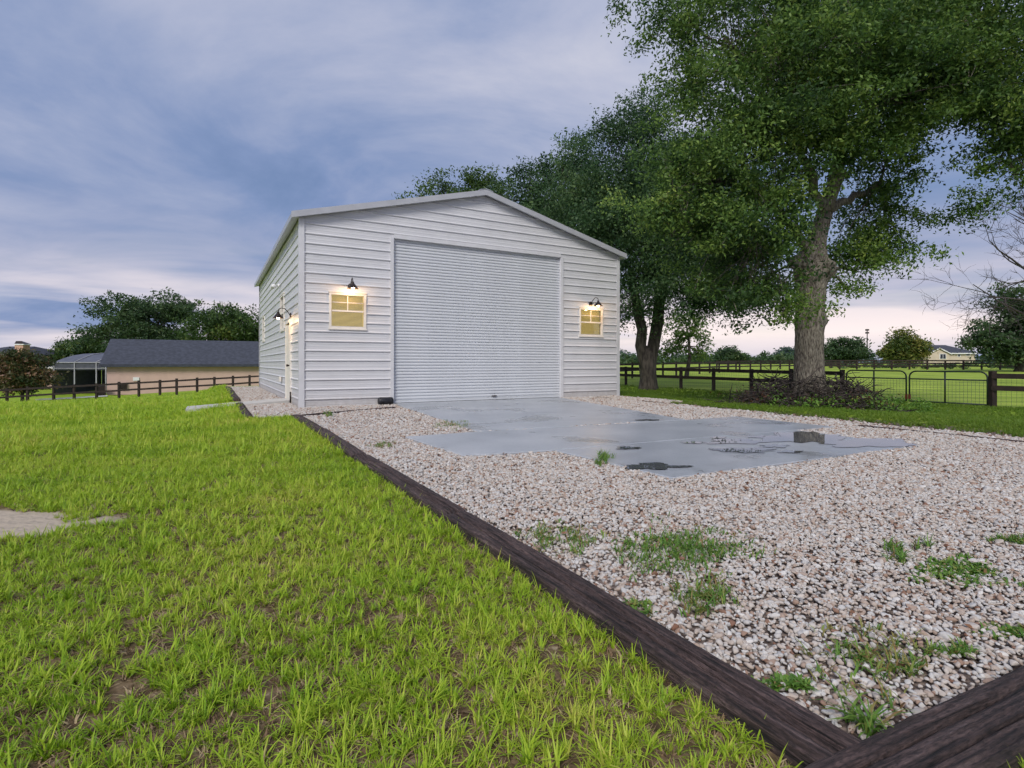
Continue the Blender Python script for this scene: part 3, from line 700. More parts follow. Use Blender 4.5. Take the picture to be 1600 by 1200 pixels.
part('hood_gap_shade_strip', 'black', rd, lambda mb: mb.box(bp(DU0+.031, .09, DZ-.05), U*(DU1-DU0-.062), FN*.03, ZV*.05))  # solid black strip; the dark of the gap under the header is its colour

# windows
def window(org, ax, nrm, wd, z0, z1, lit=True, blinds=True):
    h = z1-z0; o0 = org+ZV*z0; c = org+ax*wd/2+ZV*z0
    win = bpy.data.objects.new('window', None); win.location = c-barn.location; link(win, barn)
    fr = .055
    def f(mb):
        mb.box(o0-ax*.012-nrm*.06, ax*fr, nrm*.09, ZV*h); mb.box(o0+ax*(wd-fr+.012)-nrm*.06, ax*fr, nrm*.09, ZV*h)
        mb.box(o0+ax*(fr-.012)-nrm*.06, ax*(wd-2*fr+.024), nrm*.088, ZV*fr); mb.box(o0+ax*(fr-.012)-nrm*.06+ZV*(h-fr), ax*(wd-2*fr+.024), nrm*.088, ZV*fr)
        mb.box(o0-ax*.03-nrm*.0+ZV*-.03, ax*(wd+.06), nrm*.042, ZV*.032); mb.box(o0-ax*.03+ZV*(h-.002), ax*(wd+.06), nrm*.042, ZV*.03)
    part('frame', 'vinyl', win, f)
    part('meeting_rail', 'vinyl', win, lambda mb: mb.box(o0+ax*fr-nrm*.03+ZV*(h*.47), ax*(wd-2*fr), nrm*.04, ZV*.04))
    part('muntin', 'vinyl', win, lambda mb: mb.box(o0+ax*(wd/2-.01)-nrm*.02+ZV*(h*.47+.041), ax*.02, nrm*.016, ZV*(h*.53-fr-.042)))
    part('muntin', 'vinyl', win, lambda mb: mb.box(o0+ax*fr-nrm*.019+ZV*(h*.72), ax*(wd-2*fr), nrm*.014, ZV*.018))
    pane = bpy.data.materials.get('window_glass')
    if not pane:
        pane = bpy.data.materials.new('window_glass'); pane.use_nodes = True; t = pane.node_tree; t.nodes.clear()
        gl = N(t, 'ShaderNodeBsdfGlossy'); gl.inputs['Roughness'].default_value = .03; tr = N(t, 'ShaderNodeBsdfTransparent'); tr.inputs[0].default_value = (.9, .92, .9, 1)
        fz = N(t, 'ShaderNodeFresnel'); fz.inputs[0].default_value = 1.5; mx = N(t, 'ShaderNodeMixShader'); ou = N(t, 'ShaderNodeOutputMaterial')
        t.links.new(fz.outputs[0], mx.inputs[0]); t.links.new(tr.outputs[0], mx.inputs[1]); t.links.new(gl.outputs[0], mx.inputs[2]); t.links.new(mx.outputs[0], ou.inputs[0])
    part('pane', pane, win, lambda mb: mb.box(o0+ax*fr-nrm*.030+ZV*(h*.47+.041), ax*(wd-2*fr), nrm*.006, ZV*(h*.53-fr-.042)))
    part('pane', pane, win, lambda mb: mb.box(o0+ax*fr-nrm*.045+ZV*fr, ax*(wd-2*fr), nrm*.006, ZV*(h*.47-fr-.001)))
    if blinds:
        ns = int((h-2*fr)/.028)
        for i in range(ns):
            z = fr+.005+i*(h-2*fr)/ns
            part('blind_slat', 'blind', win, lambda mb: mb.box(o0+ax*(fr-.005)-nrm*.105+ZV*z, ax*(wd-2*fr+.01), nrm*.02+ZV*.012, ZV*.003-nrm*.001))
    def f(mb):
        mb.box(o0-nrm*.16, ax*wd, nrm*.01, ZV*h)
    part('glow_backing' if lit else 'dark_backing', 'glow_panel' if lit else 'glass', win, f)  # backing sheet: window glow is emission, unlit depth is dark colour
window(bp(fw[0][0], 0), U, FN, fw[0][1]-fw[0][0], WZ0, WZ1)
window(bp(fw[1][0], 0), U, FN, fw[1][1]-fw[1][0], WZ0, WZ1)
for a, b, c, d in lw: window(bp(0, a), S, LN, b-a, c, d, lit=False, blinds=False)
# personnel door
pdr = bpy.data.objects.new('side_door', None); pdr.location = bp(0, (PD0+PD1)/2)-barn.location; link(pdr, barn)
part('door_leaf', 'pdoor', pdr, lambda mb: mb.box(bp(.0, PD0+.06, .05), S*(PD1-PD0-.12), LN*.03, ZV*(PDZ-.11)))
part('door_frame', 'vinyl', pdr, lambda mb: (mb.box(bp(.04, PD0-.015, 0), S*.074, LN*.085, ZV*PDZ), mb.box(bp(.04, PD1-.059, 0), S*.074, LN*.085, ZV*PDZ), mb.box(bp(.04, PD0-.015, PDZ+.001), S*(PD1-PD0+.03), LN*.085, ZV*.07)))
part('door_knob', 'darkmetal', pdr, lambda mb: mb.tube([bp(-.03, PD0+.16, 1.0), bp(-.07, PD0+.16, 1.0), bp(-.075, PD0+.16, 1.0), bp(-.11, PD0+.16, 1.0)], [.02, .02, .035, .03], 10))
part('threshold', 'concpath', pdr, lambda mb: mb.box(bp(.03, PD0+.06, .0), S*(PD1-PD0-.12), LN*.09, ZV*.048))
part('outlet_box', 'vinyl', barn, lambda mb: mb.box(bp(0, 3.75, .52)+LN*.024, S*.28, LN*.05, ZV*.14))
part('conduit', 'darkmetal', barn, lambda mb: mb.tube([bp(-.04, PD0-.12, .0), bp(-.04, PD0-.12, .32)], .022, 8))

# wall lamps: gooseneck with a flared shade
def lamp(org, nrm, z, label, out=.30, pw=6.5, side=None):
    """org: wall point; shade hangs at `out` from the wall"""
    lp = empty('wall_lamp', org+ZV*z, label, 'lamp', 'gooseneck wall lamps')
    side = side or Vector((0, 0, 0))
    b = org+ZV*z
    part('backplate', 'darkmetal', lp, lambda mb: mb.tube([b+nrm*.022, b+nrm*.045, b+nrm*.055], [.065, .065, .04], 16))
    pts = [b+nrm*.05, b+nrm*.10+ZV*.08+side*.2, b+nrm*.17+ZV*.16+side*.5, b+nrm*(out-.07)+ZV*.175+side*.8, b+nrm*(out-.01)+ZV*.13+side, b+nrm*out+ZV*.06+side]
    part('gooseneck', 'darkmetal', lp, lambda mb: mb.tube(pts, .011, 8))
    c = b+nrm*out+side
    def f(mb):
        prof = [(.025, .075), (.035, .04), (.045, .02), (.075, -.01), (.105, -.055), (.135, -.085), (.14, -.09), (.128, -.086), (.098, -.055), (.068, -.012), (.02, .012)]
        vs = []; n_ = 20
        for r, z_ in prof:
            for k in range(n_): vs.append(c+Vector((math.cos(k*2*math.pi/n_)*r, math.sin(k*2*math.pi/n_)*r, z_)))
        mb.add(vs, [(i*n_+k, (i+1)*n_+k, (i+1)*n_+(k+1) % n_, i*n_+(k+1) % n_) for i in range(len(prof)-1) for k in range(n_)]+[tuple(range(n_))], True)
    part('shade', 'darkmetal', lp, f)
    def f(mb):
        bm = bmesh.new(); bmesh.ops.create_uvsphere(bm, u_segments=12, v_segments=8, radius=.042)
        mb.add([Vector((v.co.x, v.co.y, v.co.z*1.25))+c-ZV*.065 for v in bm.verts], [tuple(v.index for v in f_.verts) for f_ in bm.faces], True); bm.free()
    part('bulb', 'bulb', lp, f)
    ld = bpy.data.lights.new('lamp_light', 'POINT'); ld.energy = pw; ld.color = (1, .60, .28); ld.shadow_soft_size = .05
    lo_ = bpy.data.objects.new('lamp_light', ld); lo_.location = (c-ZV*.135)-lp.location; link(lo_, lp)
lamp(bp(fu(546), 0)+U*.02, FN, 2.94, 'bronze gooseneck lamp lit above the left front window', .28)
lamp(bp(fu(922), 0), FN, 2.91, 'bronze gooseneck lamp lit above the right front window', .28, side=U*.10)
lamp(bp(0, PD0-.10), LN, 2.30, 'bronze gooseneck lamp lit beside the side door', .33)
# white flood lights
def flood(b, nrm, label, along):
    fl = empty('flood_light', b, label, 'flood light')
    part('mount', 'white', fl, lambda mb: mb.tube([b+nrm*.02, b+nrm*.07], [.06, .05], 12))
    for k in (-1, 1):
        d_ = (nrm*.7+along*k*.6-ZV*.25).normalized()
        part('lamp_head', 'white', fl, lambda mb: mb.tube([b+nrm*.06, b+nrm*.07+d_*.08, b+nrm*.07+d_*.10, b+nrm*.07+d_*.22], [.02, .025, .05, .065], 12))
flood(bp(0, 4.3, 3.42), LN, 'white twin flood light high on the barn side wall', S)
flood(bp(BW, .8, 3.15), U, 'white twin flood light on the far right side of the barn', S)

# door ramp and black roll
mb = MB(); a = bp(-.06, PD0-.05, .03); mb.box(a, U*-2.3+ZV*-.14, S*1.05, ZV*.07)
tag(mb.build('concrete_ramp', M['concpath'], origin=a), 'narrow pale concrete ramp running from the side door to the lawn', 'ramp')
c = gp(602.5, 633.5, 0)+ZV*.105; rl = empty('black_roll', Vector((c.x, c.y, 0)), 'short black cylinder lying at the left foot of the roll-up door', 'cylinder')
part('drum', 'black', rl, lambda mb: mb.tube([c-U*.185, c-U*.178, c-U*.15, c+U*.15, c+U*.178, c+U*.185], [.075, .09, .10, .10, .09, .075], 20))
for k in (-1, 1): part('band', 'black', rl, lambda mb: mb.tube([c+U*.11*k-U*.008, c+U*.11*k+U*.008], [.1035, .1035], 20))

# ------------------------------------------------------------------ fences
def fence(posts, ph, rails, label, pw=.11, rw=.14, mesh=False, group=None, m='fence', name='rail_fence'):
    """posts: ground points"""
    f0 = empty(name, posts[0], label, 'fence', group)
    for p in posts: part('post', m, f0, lambda mb: mb.box(p-Vector((pw/2, pw/2, .1)), (pw, 0, 0), (0, pw, 0), (0, 0, ph+.1+random.uniform(-.02, .03))))
    for p, q in zip(posts, posts[1:]):
        t = (q-p).normalized(); nn = Vector((t.y, -t.x, 0))
        if nn.y > 0: nn = -nn
        for r in rails:
            part('rail', m, f0, lambda mb: mb.bar(p+nn*(pw/2+.02)+ZV*(r+random.uniform(-.01, .01)), q+nn*(pw/2+.02)+ZV*(r+random.uniform(-.01, .01)), .036, rw))
    if mesh:
        mb = MB()
        for p, q in zip(posts, posts[1:]):
            ln = (q-p).length; k = int(ln/.12); t = (q-p).normalized(); nn = Vector((t.y, -t.x, 0)); nn = nn if nn.y > 0 else -nn
            for i in range(k): 
                a = p.lerp(q, (i+.5)/k)+nn*.07; mb.bar(a+ZV*.04, a+ZV*1.0, .004, .004, (1, 0, 0))
            for z in (.05, .2, .35, .5, .65, .8): mb.bar(p+nn*.07+ZV*z, q+nn*.07+ZV*z, .004, .004)
        mb.build('wire_mesh', M['wire'], f0)
    return f0
def gl(x, y): return Vector((x, y, hz(x, y)))
PX0 = Vector((15.4, 17.2, 0)); FD = Vector((-8.83, 13.8, 0)).normalized()
def fpt(px):
    k = (px-800)/F; t = (k*PX0.y-PX0.x)/(FD.x-k*FD.y); p = PX0+FD*t; return gl(p.x, p.y)
fence([fpt(x) for x in (1316, 1236, 1174, 1115, 1064, 1017, 978, 940, 905)], 1.12, (.62, 1.0), 'brown two-rail fence with wire behind the oaks and left of the gates', .13, .15, True)
p1 = fpt(1551); 
fence([p1]+[gl(p1.x-FD.x*d, p1.y-FD.y*d) for d in (2.5, 5.0)], 1.15, (.62, 1.0), 'brown two-rail fence right of the gates', .15, .16, True)
# gates
def gate(p, q, label):
    g0 = empty('farm_gate', p, label, 'gate', 'green tube gates'); H = 1.13; t = (q-p); ln = t.length; t.normalize(); t2 = Vector((t.x, t.y, 0)); r = .20
    zb = lambda f: p.lerp(q, f).z+.06
    def pt(d, z): v = p+t*d; return Vector((v.x, v.y, v.z+z))
    pts = [pt(0, .06), pt(0, H-r)]+[pt(r-r*math.cos(a), H-r+r*math.sin(a)) for a in np.linspace(.3, 1.5, 5)]+[pt(ln-r, H)]+[pt(ln-r+r*math.sin(a), H-r+r*math.cos(a)) for a in np.linspace(.2, 1.5, 5)]+[pt(ln, .06)]
    part('tube_frame', 'gate', g0, lambda mb: mb.tube(pts, .026, 8))
    part('bottom_tube', 'gate', g0, lambda mb: mb.tube([pt(0, .07), pt(ln, .07)], .024, 8))
    part('middle_tube', 'gate', g0, lambda mb: mb.tube([pt(0, H*.76), pt(ln, H*.76)], .022, 8))
    part('upright', 'gate', g0, lambda mb: mb.tube([pt(ln*.48, .07), pt(ln*.48, H)], .026, 8))
    def f(mb):
        k = int(ln/.10)
        for i in range(1, k): mb.bar(pt(ln*i/k, .07), pt(ln*i/k, H*.76), .0045, .0045, (1, 0, 0))
        for j in range(1, 8): mb.bar(pt(0, .07+j*.1), pt(ln, .07+j*.1), .0045, .0045)
    part('wire_mesh', 'wire', g0, f)
    return g0, pt, ln
ga, pa, la = gate(fpt(1322.5), fpt(1416), 'shorter green tube gate, hinged beside the big oak')
gb, pb, lb_ = gate(fpt(1421), fpt(1543), 'longer green tube gate next to the right fence post')
part('latch', 'rust', ga, lambda mb: mb.cbox(pa(la, .22), U*.03, S*.03, ZV*.08))
part('latch', 'rust', gb, lambda mb: mb.cbox(pb(0, .22), U*.03, S*.03, ZV*.08))
for z in (.25, .9): part('hinge', 'gate', gb, lambda mb: mb.tube([pb(lb_, z), pb(lb_+.12, z)], .018, 8))
# left fence
LP = [(-22, 636), (11, 634), (43, 632), (84, 629.5), (116, 627.5), (151, 625.5), (186, 623), (217, 621.5), (250, 619), (276, 617), (308, 614.5), (335, 612.5), (364, 610.5), (390, 608.5), (420, 606)]
fence([gl(*at(x, 0, 36+i*.5).xy) for i, (x, y) in enumerate(LP)], 1.22, (.60, 1.08), 'brown two-rail fence across the left lawn before the peach outbuilding', .13, .13)
# far paddock fences
def linept(px0, d0, px1, d1, n): 
    a, b = at(px0, 0, d0), at(px1, 0, d1); return [gl(a.x+(b.x-a.x)*i/n, a.y+(b.y-a.y)*i/n) for i in range(n+1)]
fence(linept(960, 40, 1150, 62, 10), 1.25, (.65, 1.1), 'dark rail fence in the paddock middle distance behind the forked oak', .14, .16)
fence(linept(1120, 66, 1310, 84, 13), 1.25, (.5, .85, 1.15), 'far dark rail fence crossing the paddock behind the big oak trunk', .16, .16)
fence(linept(1285, 74, 1680, 70, 14), 1.3, (.5, .85, 1.2), 'far dark rail fence behind the gates and before the tan house', .16, .18)

# ------------------------------------------------------------------ trees
def leaf_cloud(blobs, n, size, seed, clump=.45, per=60, shell=.55, up=.5, droop=0, group_n=7):
    """blobs: (centre, (rx,ry,rz)); returns verts, quads, tint"""
    r = np.random.default_rng(seed); vol = np.array([b[1][0]*b[1][1]*b[1][2] for b in blobs])**.72; vol /= vol.sum()
    nc = max(1, n//per); bi = r.choice(len(blobs), nc, p=vol)
    C = np.array([list(b[0]) for b in blobs])[bi]; RR = np.array([list(b[1]) for b in blobs])[bi]
    d = r.normal(size=(nc, 3)); d /= np.linalg.norm(d, axis=1)[:, None]; rad = (shell+(1.08-shell)*r.random(nc)**.6)
    rad *= 1+.12*r.normal(size=nc)
    cc = C+d*RR*rad[:, None]; ct = np.clip(r.normal(.42, .26, nc), 0, 1)
    if group_n:      # boughs: gather the sprays round fewer centres so that gaps open between them
        ns = min(nc, max(len(blobs)*4, nc//group_n)); pick_ = r.choice(nc, ns, replace=False); sc_, sb_ = cc[pick_], bi[pick_]; st_ = np.clip(r.normal(.45, .24, ns), 0, 1)
        for b_i in range(len(blobs)):
            me_ = np.where(bi == b_i)[0]; sp_ = np.where(sb_ == b_i)[0]
            if len(sp_) == 0: continue
            q_ = sp_[r.integers(0, len(sp_), len(me_))]; cc[me_] = sc_[q_]+r.normal(size=(len(me_), 3))*np.array([1, 1, .55])*clump*1.15; ct[me_] = np.clip(.6*st_[q_]+.4*ct[me_], 0, 1)
    k = r.integers(0, nc, n); cs = clump*r.uniform(.6, 1.4, nc)
    off = np.clip(r.normal(size=(n, 3)), -1.7, 1.7)*np.array([1, 1, .62]); P_ = cc[k]+off*cs[k][:, None]*.62
    P_[:, 2] -= droop*np.abs(r.normal(size=n))
    nrm = r.normal(size=(n, 3))+np.array([0, 0, up])+off*.35; nrm /= np.linalg.norm(nrm, axis=1)[:, None]
    a = np.cross(nrm, r.normal(size=(n, 3))); a /= np.linalg.norm(a, axis=1)[:, None]; b = np.cross(nrm, a)
    s = size*r.uniform(.65, 1.35, n)[:, None]; wd = s*r.uniform(.36, .52, n)[:, None]
    V = np.stack([P_-a*s*.5, P_+b*wd*.5-a*s*.05+nrm*s*.06, P_+a*s*.5, P_-b*wd*.5-a*s*.05+nrm*s*.06], 1).reshape(-1, 3)
    Q = np.arange(4*n).reshape(n, 4); tint = np.clip(ct[k]+r.normal(0, .14, n), 0, 1)
    return V, Q, tint, cc
def limb(a, b, r0, r1, n=7, sag=.12, seed=0):
    a, b = Vector(a), Vector(b); ln = (b-a).length; rr = random.Random(seed); pts = []; rad = []
    w_ = Vector((rr.uniform(-1, 1), rr.uniform(-1, 1), rr.uniform(-.2, 1)))*ln*sag
    for i in range(n+1):
        t = i/n; p = a.lerp(b, t)+w_*math.sin(math.pi*t)+Vector((rr.gauss(0, 1), rr.gauss(0, 1), rr.gauss(0, 1)))*ln*.014*(0 < i < n); pts.append(p); rad.append(r0+(r1-r0)*t**.8)
    return pts, rad
def tree(name, label, base, trunk, forks, blobs, nleaf, size, m_leaf, m_bark, seed, clump=.45, group=None, per=60, shell=.5, twigs=40, trunk_mb=None, cat='tree', up=.5, droop=0):
    t0 = empty(name, base, label, cat, group)
    mb = MB()
    if trunk_mb: trunk_mb(mb)
    elif trunk:
        pts, rad = trunk; mb.tube(pts, rad, 12, jit=lambda an, i, p: 1+.10*mnoise.noise(Vector((math.cos(an)*2+seed, math.sin(an)*2, p.z*.8))))
    V, Q, T, cc = leaf_cloud(blobs, nleaf, size, seed, clump, per, shell, up, droop, 7 if nleaf > 15500 else 0)
    fk = [Vector(f[0]) for f in forks]; fr = [f[1] for f in forks]; rr = random.Random(seed)
    for i, (c, rad_) in enumerate(blobs):
        c = Vector(c); j = min(range(len(fk)), key=lambda q: (fk[q]-c).length); dist = (fk[j]-c).length
        r0 = fr[j]*rr.uniform(.4, .62); pts, rad = limb(fk[j], c, r0, max(.015, r0*.28), 8, .10, seed+i); mb.tube(pts, rad, 7)
        sub = [q for q in cc if (Vector(q)-c).length < max(rad_)*1.2][:max(2, twigs//len(blobs))]
        for q in sub:
            k_ = rr.randint(4, 8); a = pts[k_]; p2, r2 = limb(a, q, max(.012, rad[k_]*.45), .007, 4, .12, rr.randint(0, 9999)); mb.tube(p2, r2, 5, cap=False)
    mb.build('trunk', m_bark, t0)
    o = np_mesh('crown', V-np.array(list(base)), Q, m_leaf, t0, tint=T); o['kind'] = 'stuff'
    return t0
def blob(px, py, d, rx, rz, ry=None):
    k = d/F; return (at(px, py, d), (rx*k, ry if ry else max(rx, rz)*k*.9, rz*k))

# the big oak
bx_, by_ = (1266-800)/F*14.2, 14.2; BO = Vector((bx_, by_, hz(bx_, by_)))
BURLS = [(410, 3.35, 10, .20), (420, 5.2, 12, .17), (432, 4.35, 9, .12), (395, 4.0, 9, .10), (505, .1, 10, .07), (500, 3.1, 9, .05), (425, 5.9, 10, .16), (388, 3.4, 8, .10)]
def oak_trunk(mb):
    k = 14.2/F; zof = lambda py: CAMH+(HOR-py)*k
    keys = [(642, 1268, 34), (630, 1267, 30), (612, 1266, 27.5), (585, 1265, 26), (550, 1264.5, 24.5), (515, 1264.5, 24), (480, 1265, 24.5), (455, 1266, 25), (438, 1267, 26.5), (418, 1267, 27), (402, 1269, 23), (380, 1274, 18), (350, 1283, 15), (320, 1292, 13.5), (300, 1299, 12.5), (270, 1312, 11)]
    ys = np.array([q[0] for q in keys][::-1], float); xs = np.array([q[1] for q in keys][::-1], float); rs = np.array([q[2] for q in keys][::-1], float)
    n, m = 260, 120; vs = []
    for i in range(n+1):
        py = 646-(646-270)*i/n; cx = np.interp(py, ys, xs); r = np.interp(py, ys, rs)*k*.80; z = zof(py); x = (cx-800)*k
        for j in range(m):
            an = 2*math.pi*j/m; ca, sa = math.cos(an), math.sin(an)
            flare = max(0, (py-600)/42)
            rr = r*(1+.10*flare*math.cos(5*an+1)+.07*mnoise.noise(Vector((ca*1.3, sa*1.3, z*.5)))+.05*math.cos(2*an+.6+z*.1))
            fur = mnoise.noise(Vector((ca*9+.25*math.sin(z*3), sa*9, z*1.6))); fur2 = mnoise.noise(Vector((ca*20, sa*20, z*5+5)))
            rr += .060*min(0, abs(fur)*2.4-.40)+.020*fur2
            bl = math.exp(-((py-418)/24)**2)
            rr += bl*r*.75*max(0, mnoise.noise(Vector((ca*2.4+3, sa*2.4, z*2.6))))+bl*.09*mnoise.noise(Vector((ca*6, sa*6, z*7)))
            rr += .16*k/k*r*math.exp(-((py-408)/11)**2)*max(0, math.cos(an-math.pi*1.03))**4*3.0
            rr += .30*r*math.exp(-((py-500)/12)**2)*max(0, math.cos(an-.15))**8
            for (bpy_, ban, bs, bh) in BURLS:
                da = (an-ban+math.pi) % (2*math.pi)-math.pi; rr += bh*math.exp(-((py-bpy_)/bs)**2-(da/.42)**2)*(1+.5*mnoise.noise(Vector((ca*9, sa*9, z*9))))
            vs.append((x+ca*rr, by_+sa*rr, z))
    fs = [(i*m+j, i*m+(j+1) % m, (i+1)*m+(j+1) % m, (i+1)*m+j) for i in range(n) for j in range(m)]
    mb.add(vs, fs, True)
fork = at(1310, 275, 14.2); fork2 = at(1290, 330, 14.1); fork3 = at(1270, 400, 14.2)
def oak_limbs(mb):
    oak_trunk(mb)
    for a, b, r0, r1, sg in [(fork2, at(1360, 170, 13.6), .17, .09, 1), (fork, at(1310, 90, 14.0), .16, .08, 2), (fork2, at(1230, 150, 13.4), .14, .06, 3), (fork3, at(1190, 300, 13.2), .14, .06, 4), (at(1360, 170, 13.6), at(1520, 110, 13.0), .14, .06, 5), (fork2, at(1375, 290, 14.9), .13, .06, 6)]:
        p, r = limb(a, b, r0, r1, 10, .06, sg); mb.tube(p, r, 12)
oak_b = [blob(1052, 295, 12.9, 42, 55), blob(1050, 370, 13.1, 38, 45), blob(1212, 345, 13.6, 32, 42), blob(1196, 440, 13.6, 34, 36), blob(1140, 455, 13.2, 45, 32), blob(1060, 22, 13.2, 60, 32), blob(1130, 60, 13, 85, 75), blob(1215, 70, 12.8, 105, 95), blob(1330, 55, 12.5, 120, 95), blob(1450, 60, 13, 120, 100), blob(1565, 75, 12.6, 110, 110),
         blob(1130, 185, 13.2, 85, 75), blob(1235, 190, 12.8, 100, 85), blob(1350, 165, 13.2, 110, 80), blob(1460, 165, 13.6, 95, 72), blob(1570, 190, 13, 75, 70), blob(1585, 275, 13, 48, 48),
         blob(1090, 285, 12.8, 72, 70), blob(1170, 290, 12.6, 85, 70), blob(1110, 375, 12.9, 70, 62), blob(1185, 410, 13.0, 65, 65), blob(1240, 262, 13.4, 52, 46), blob(1385, 250, 14.4, 62, 55),
         blob(1345, 330, 14.8, 58, 52), blob(1400, 365, 15.0, 42, 48), blob(1345, 425, 14.9, 50, 50), blob(1328, 462, 14.8, 26, 24), blob(1200, 465, 13.4, 42, 22),
         blob(1190, -75, 13.5, 130, 75), blob(1340, -90, 13.6, 140, 85), blob(1490, -70, 14, 130, 80), blob(1300, -190, 14, 150, 70), blob(1680, 60, 13.2, 90, 110), blob(1670, 210, 13.6, 70, 70), blob(1330, 20, 17.0, 170, 90)]
tree('live_oak', 'big oak with burled trunk and wide crown right of the slab', BO, None, [(fork, .22), (at(1360, 170, 13.6), .16), (at(1520, 110, 13.0), .1), (at(1230, 150, 13.4), .14), (at(1190, 300, 13.2), .1), (at(1375, 290, 14.9), .1), (at(1310, 90, 14), .14), (at(1290, 425, 14.4), .10), (at(1255, 415, 14.1), .10)],
     oak_b, 330000, .100, M['leaf_oak'], M['bark'], 11, .33, 'oaks', 80, .35, 700, oak_limbs)

# forked oak beside the barn
d2 = 27.0; f_base = gl((1013-800)/F*d2, d2)
def fork_trunk(mb):
    jt = lambda an, i, p: 1+.13*mnoise.noise(Vector((math.cos(an)*2.5, math.sin(an)*2.5, p.z*1.2)))+.05*mnoise.noise(Vector((math.cos(an)*7, math.sin(an)*7, p.z*1.5)))
    k = d2/F
    mb.tube([f_base-ZV*.15, f_base+ZV*.15, at(1013, 590, d2), at(1012, 570, d2), at(1011, 556, d2), at(1011, 546, d2), at(1011, 540, d2)], [17*k, 14.5*k, 12.5*k, 12.5*k, 12*k, 8*k, 2*k], 28, jit=jt)
    mb.tube([at(1008, 580, d2), at(1006, 562, d2), at(1001, 540, d2), at(1003, 515, d2), at(997, 490, d2), at(992, 460, d2), at(985, 420, d2)], [7*k, 8.5*k, 8.5*k, 8*k, 7.5*k, 6.5*k, 4*k], 18, jit=jt)
    mb.tube([at(1016, 580, d2), at(1017, 562, d2), at(1022, 535, d2), at(1027, 505, d2), at(1030, 475, d2), at(1038, 440, d2), at(1045, 400, d2)], [7*k, 8.5*k, 9*k, 9*k, 8.5*k, 7*k, 5*k], 18, jit=jt)
fo_b = [blob(1005, 205, 27, 48, 36), blob(965, 225, 27.5, 32, 36), blob(1045, 260, 26.5, 55, 55), blob(980, 300, 26.5, 65, 55), blob(925, 330, 26.8, 60, 42), blob(890, 310, 27.5, 38, 32), blob(1030, 350, 26, 75, 60), blob(960, 380, 25.8, 50, 45),
        blob(1000, 440, 25.8, 50, 38), blob(1075, 425, 26, 60, 52), blob(1105, 470, 27, 38, 25), blob(985, 480, 27, 26, 24), blob(1130, 400, 27, 50, 50), blob(1060, 330, 30, 90, 90), blob(1175, 455, 28, 42, 24)]
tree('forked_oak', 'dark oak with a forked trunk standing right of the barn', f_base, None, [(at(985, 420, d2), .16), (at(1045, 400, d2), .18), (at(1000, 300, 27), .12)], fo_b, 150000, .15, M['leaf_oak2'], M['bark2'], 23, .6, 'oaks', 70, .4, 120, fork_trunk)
# trees behind the barn
def simple_tree(name, label, px, d, top, blobs, n, size, ml, seed, clump, group=None, r=.3, per=50, shell=.4, twigs=40, cat='tree', base_z=None):
    x = (px-800)/F*d; b = Vector((x, d, hz(x, d) if base_z is None else base_z)); tp = at(px+3, top, d)
    mid = b.lerp(tp, .5)+Vector((random.uniform(-.2, .2), 0, 0))
    return tree(name, label, b, ([b-ZV*.2, b+ZV*.3, mid, tp], [r*1.5, r*1.05, r*.85, r*.5]), [(tp, r*.8), (mid.lerp(tp, .5), r*.8)], blobs, n, size, ml, M['bark2'], seed, clump, group, per, shell, twigs, cat=cat)
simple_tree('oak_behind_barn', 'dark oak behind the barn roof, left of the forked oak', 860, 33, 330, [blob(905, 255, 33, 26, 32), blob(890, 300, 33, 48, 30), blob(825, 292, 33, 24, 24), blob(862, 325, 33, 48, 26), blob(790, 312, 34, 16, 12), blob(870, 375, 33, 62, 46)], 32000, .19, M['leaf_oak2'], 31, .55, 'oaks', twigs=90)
simple_tree('tree_behind_barn', 'pale tip of a tree showing above the barn ridge', 705, 36, 330, [blob(690, 297, 36, 18, 14), blob(735, 295, 36, 26, 20), blob(775, 296, 36, 18, 16), blob(715, 340, 36, 60, 36), blob(648, 304, 36, 8, 9)], 16000, .20, M['leaf_mid'], 37, .55, r=.22, twigs=60)
simple_tree('young_tree', 'slender pale green tree beyond the fence right of the forked oak', 1073, 42, 525, [blob(1070, 498, 42, 22, 16), blob(1092, 500, 42, 14, 14), blob(1055, 520, 42, 16, 14), blob(1085, 522, 42, 24, 14), blob(1100, 540, 42, 14, 13), blob(1050, 542, 42, 16, 14), blob(1090, 553, 42, 12, 9), blob(1038, 555, 42, 12, 10)], 2600, .26, M['leaf_young'], 41, .5, r=.16, shell=.1, per=22, twigs=80)
simple_tree('paddock_tree', 'yellowing round tree before the tan house', 1411, 92, 552, [blob(1411, 530, 92, 15, 12), blob(1398, 545, 92, 18, 12), blob(1424, 543, 92, 20, 13), blob(1440, 545, 92, 8, 10), blob(1392, 557, 92, 14, 8), blob(1418, 557, 92, 22, 9)], 9000, .48, M['leaf_yel'], 43, 1.0, r=.3, shell=.3)
simple_tree('paddock_tree', 'broad dark green tree just right of the big oak trunk', 1320, 100, 548, [blob(1308, 540, 100, 14, 10), blob(1328, 536, 100, 16, 10), blob(1342, 546, 100, 12, 9), blob(1303, 553, 100, 20, 10), blob(1330, 554, 100, 26, 9)], 8000, .5, M['leaf_far'], 47, 1.0, r=.3, shell=.3)
simple_tree('spreading_tree', 'large dark spreading tree at the right edge beyond the gates', 1592, 62, 520, [blob(1590, 470, 62, 34, 20), blob(1565, 490, 62, 32, 18), blob(1535, 508, 62, 22, 9), blob(1525, 530, 62, 16, 9), blob(1560, 522, 62, 30, 14), blob(1595, 510, 62, 34, 24), blob(1590, 545, 62, 36, 16), blob(1550, 548, 62, 24, 11), blob(1512, 538, 62, 10, 6), blob(1640, 490, 62, 40, 40)], 16000, .40, M['leaf_far'], 53, .85, r=.4, shell=.3, twigs=80)
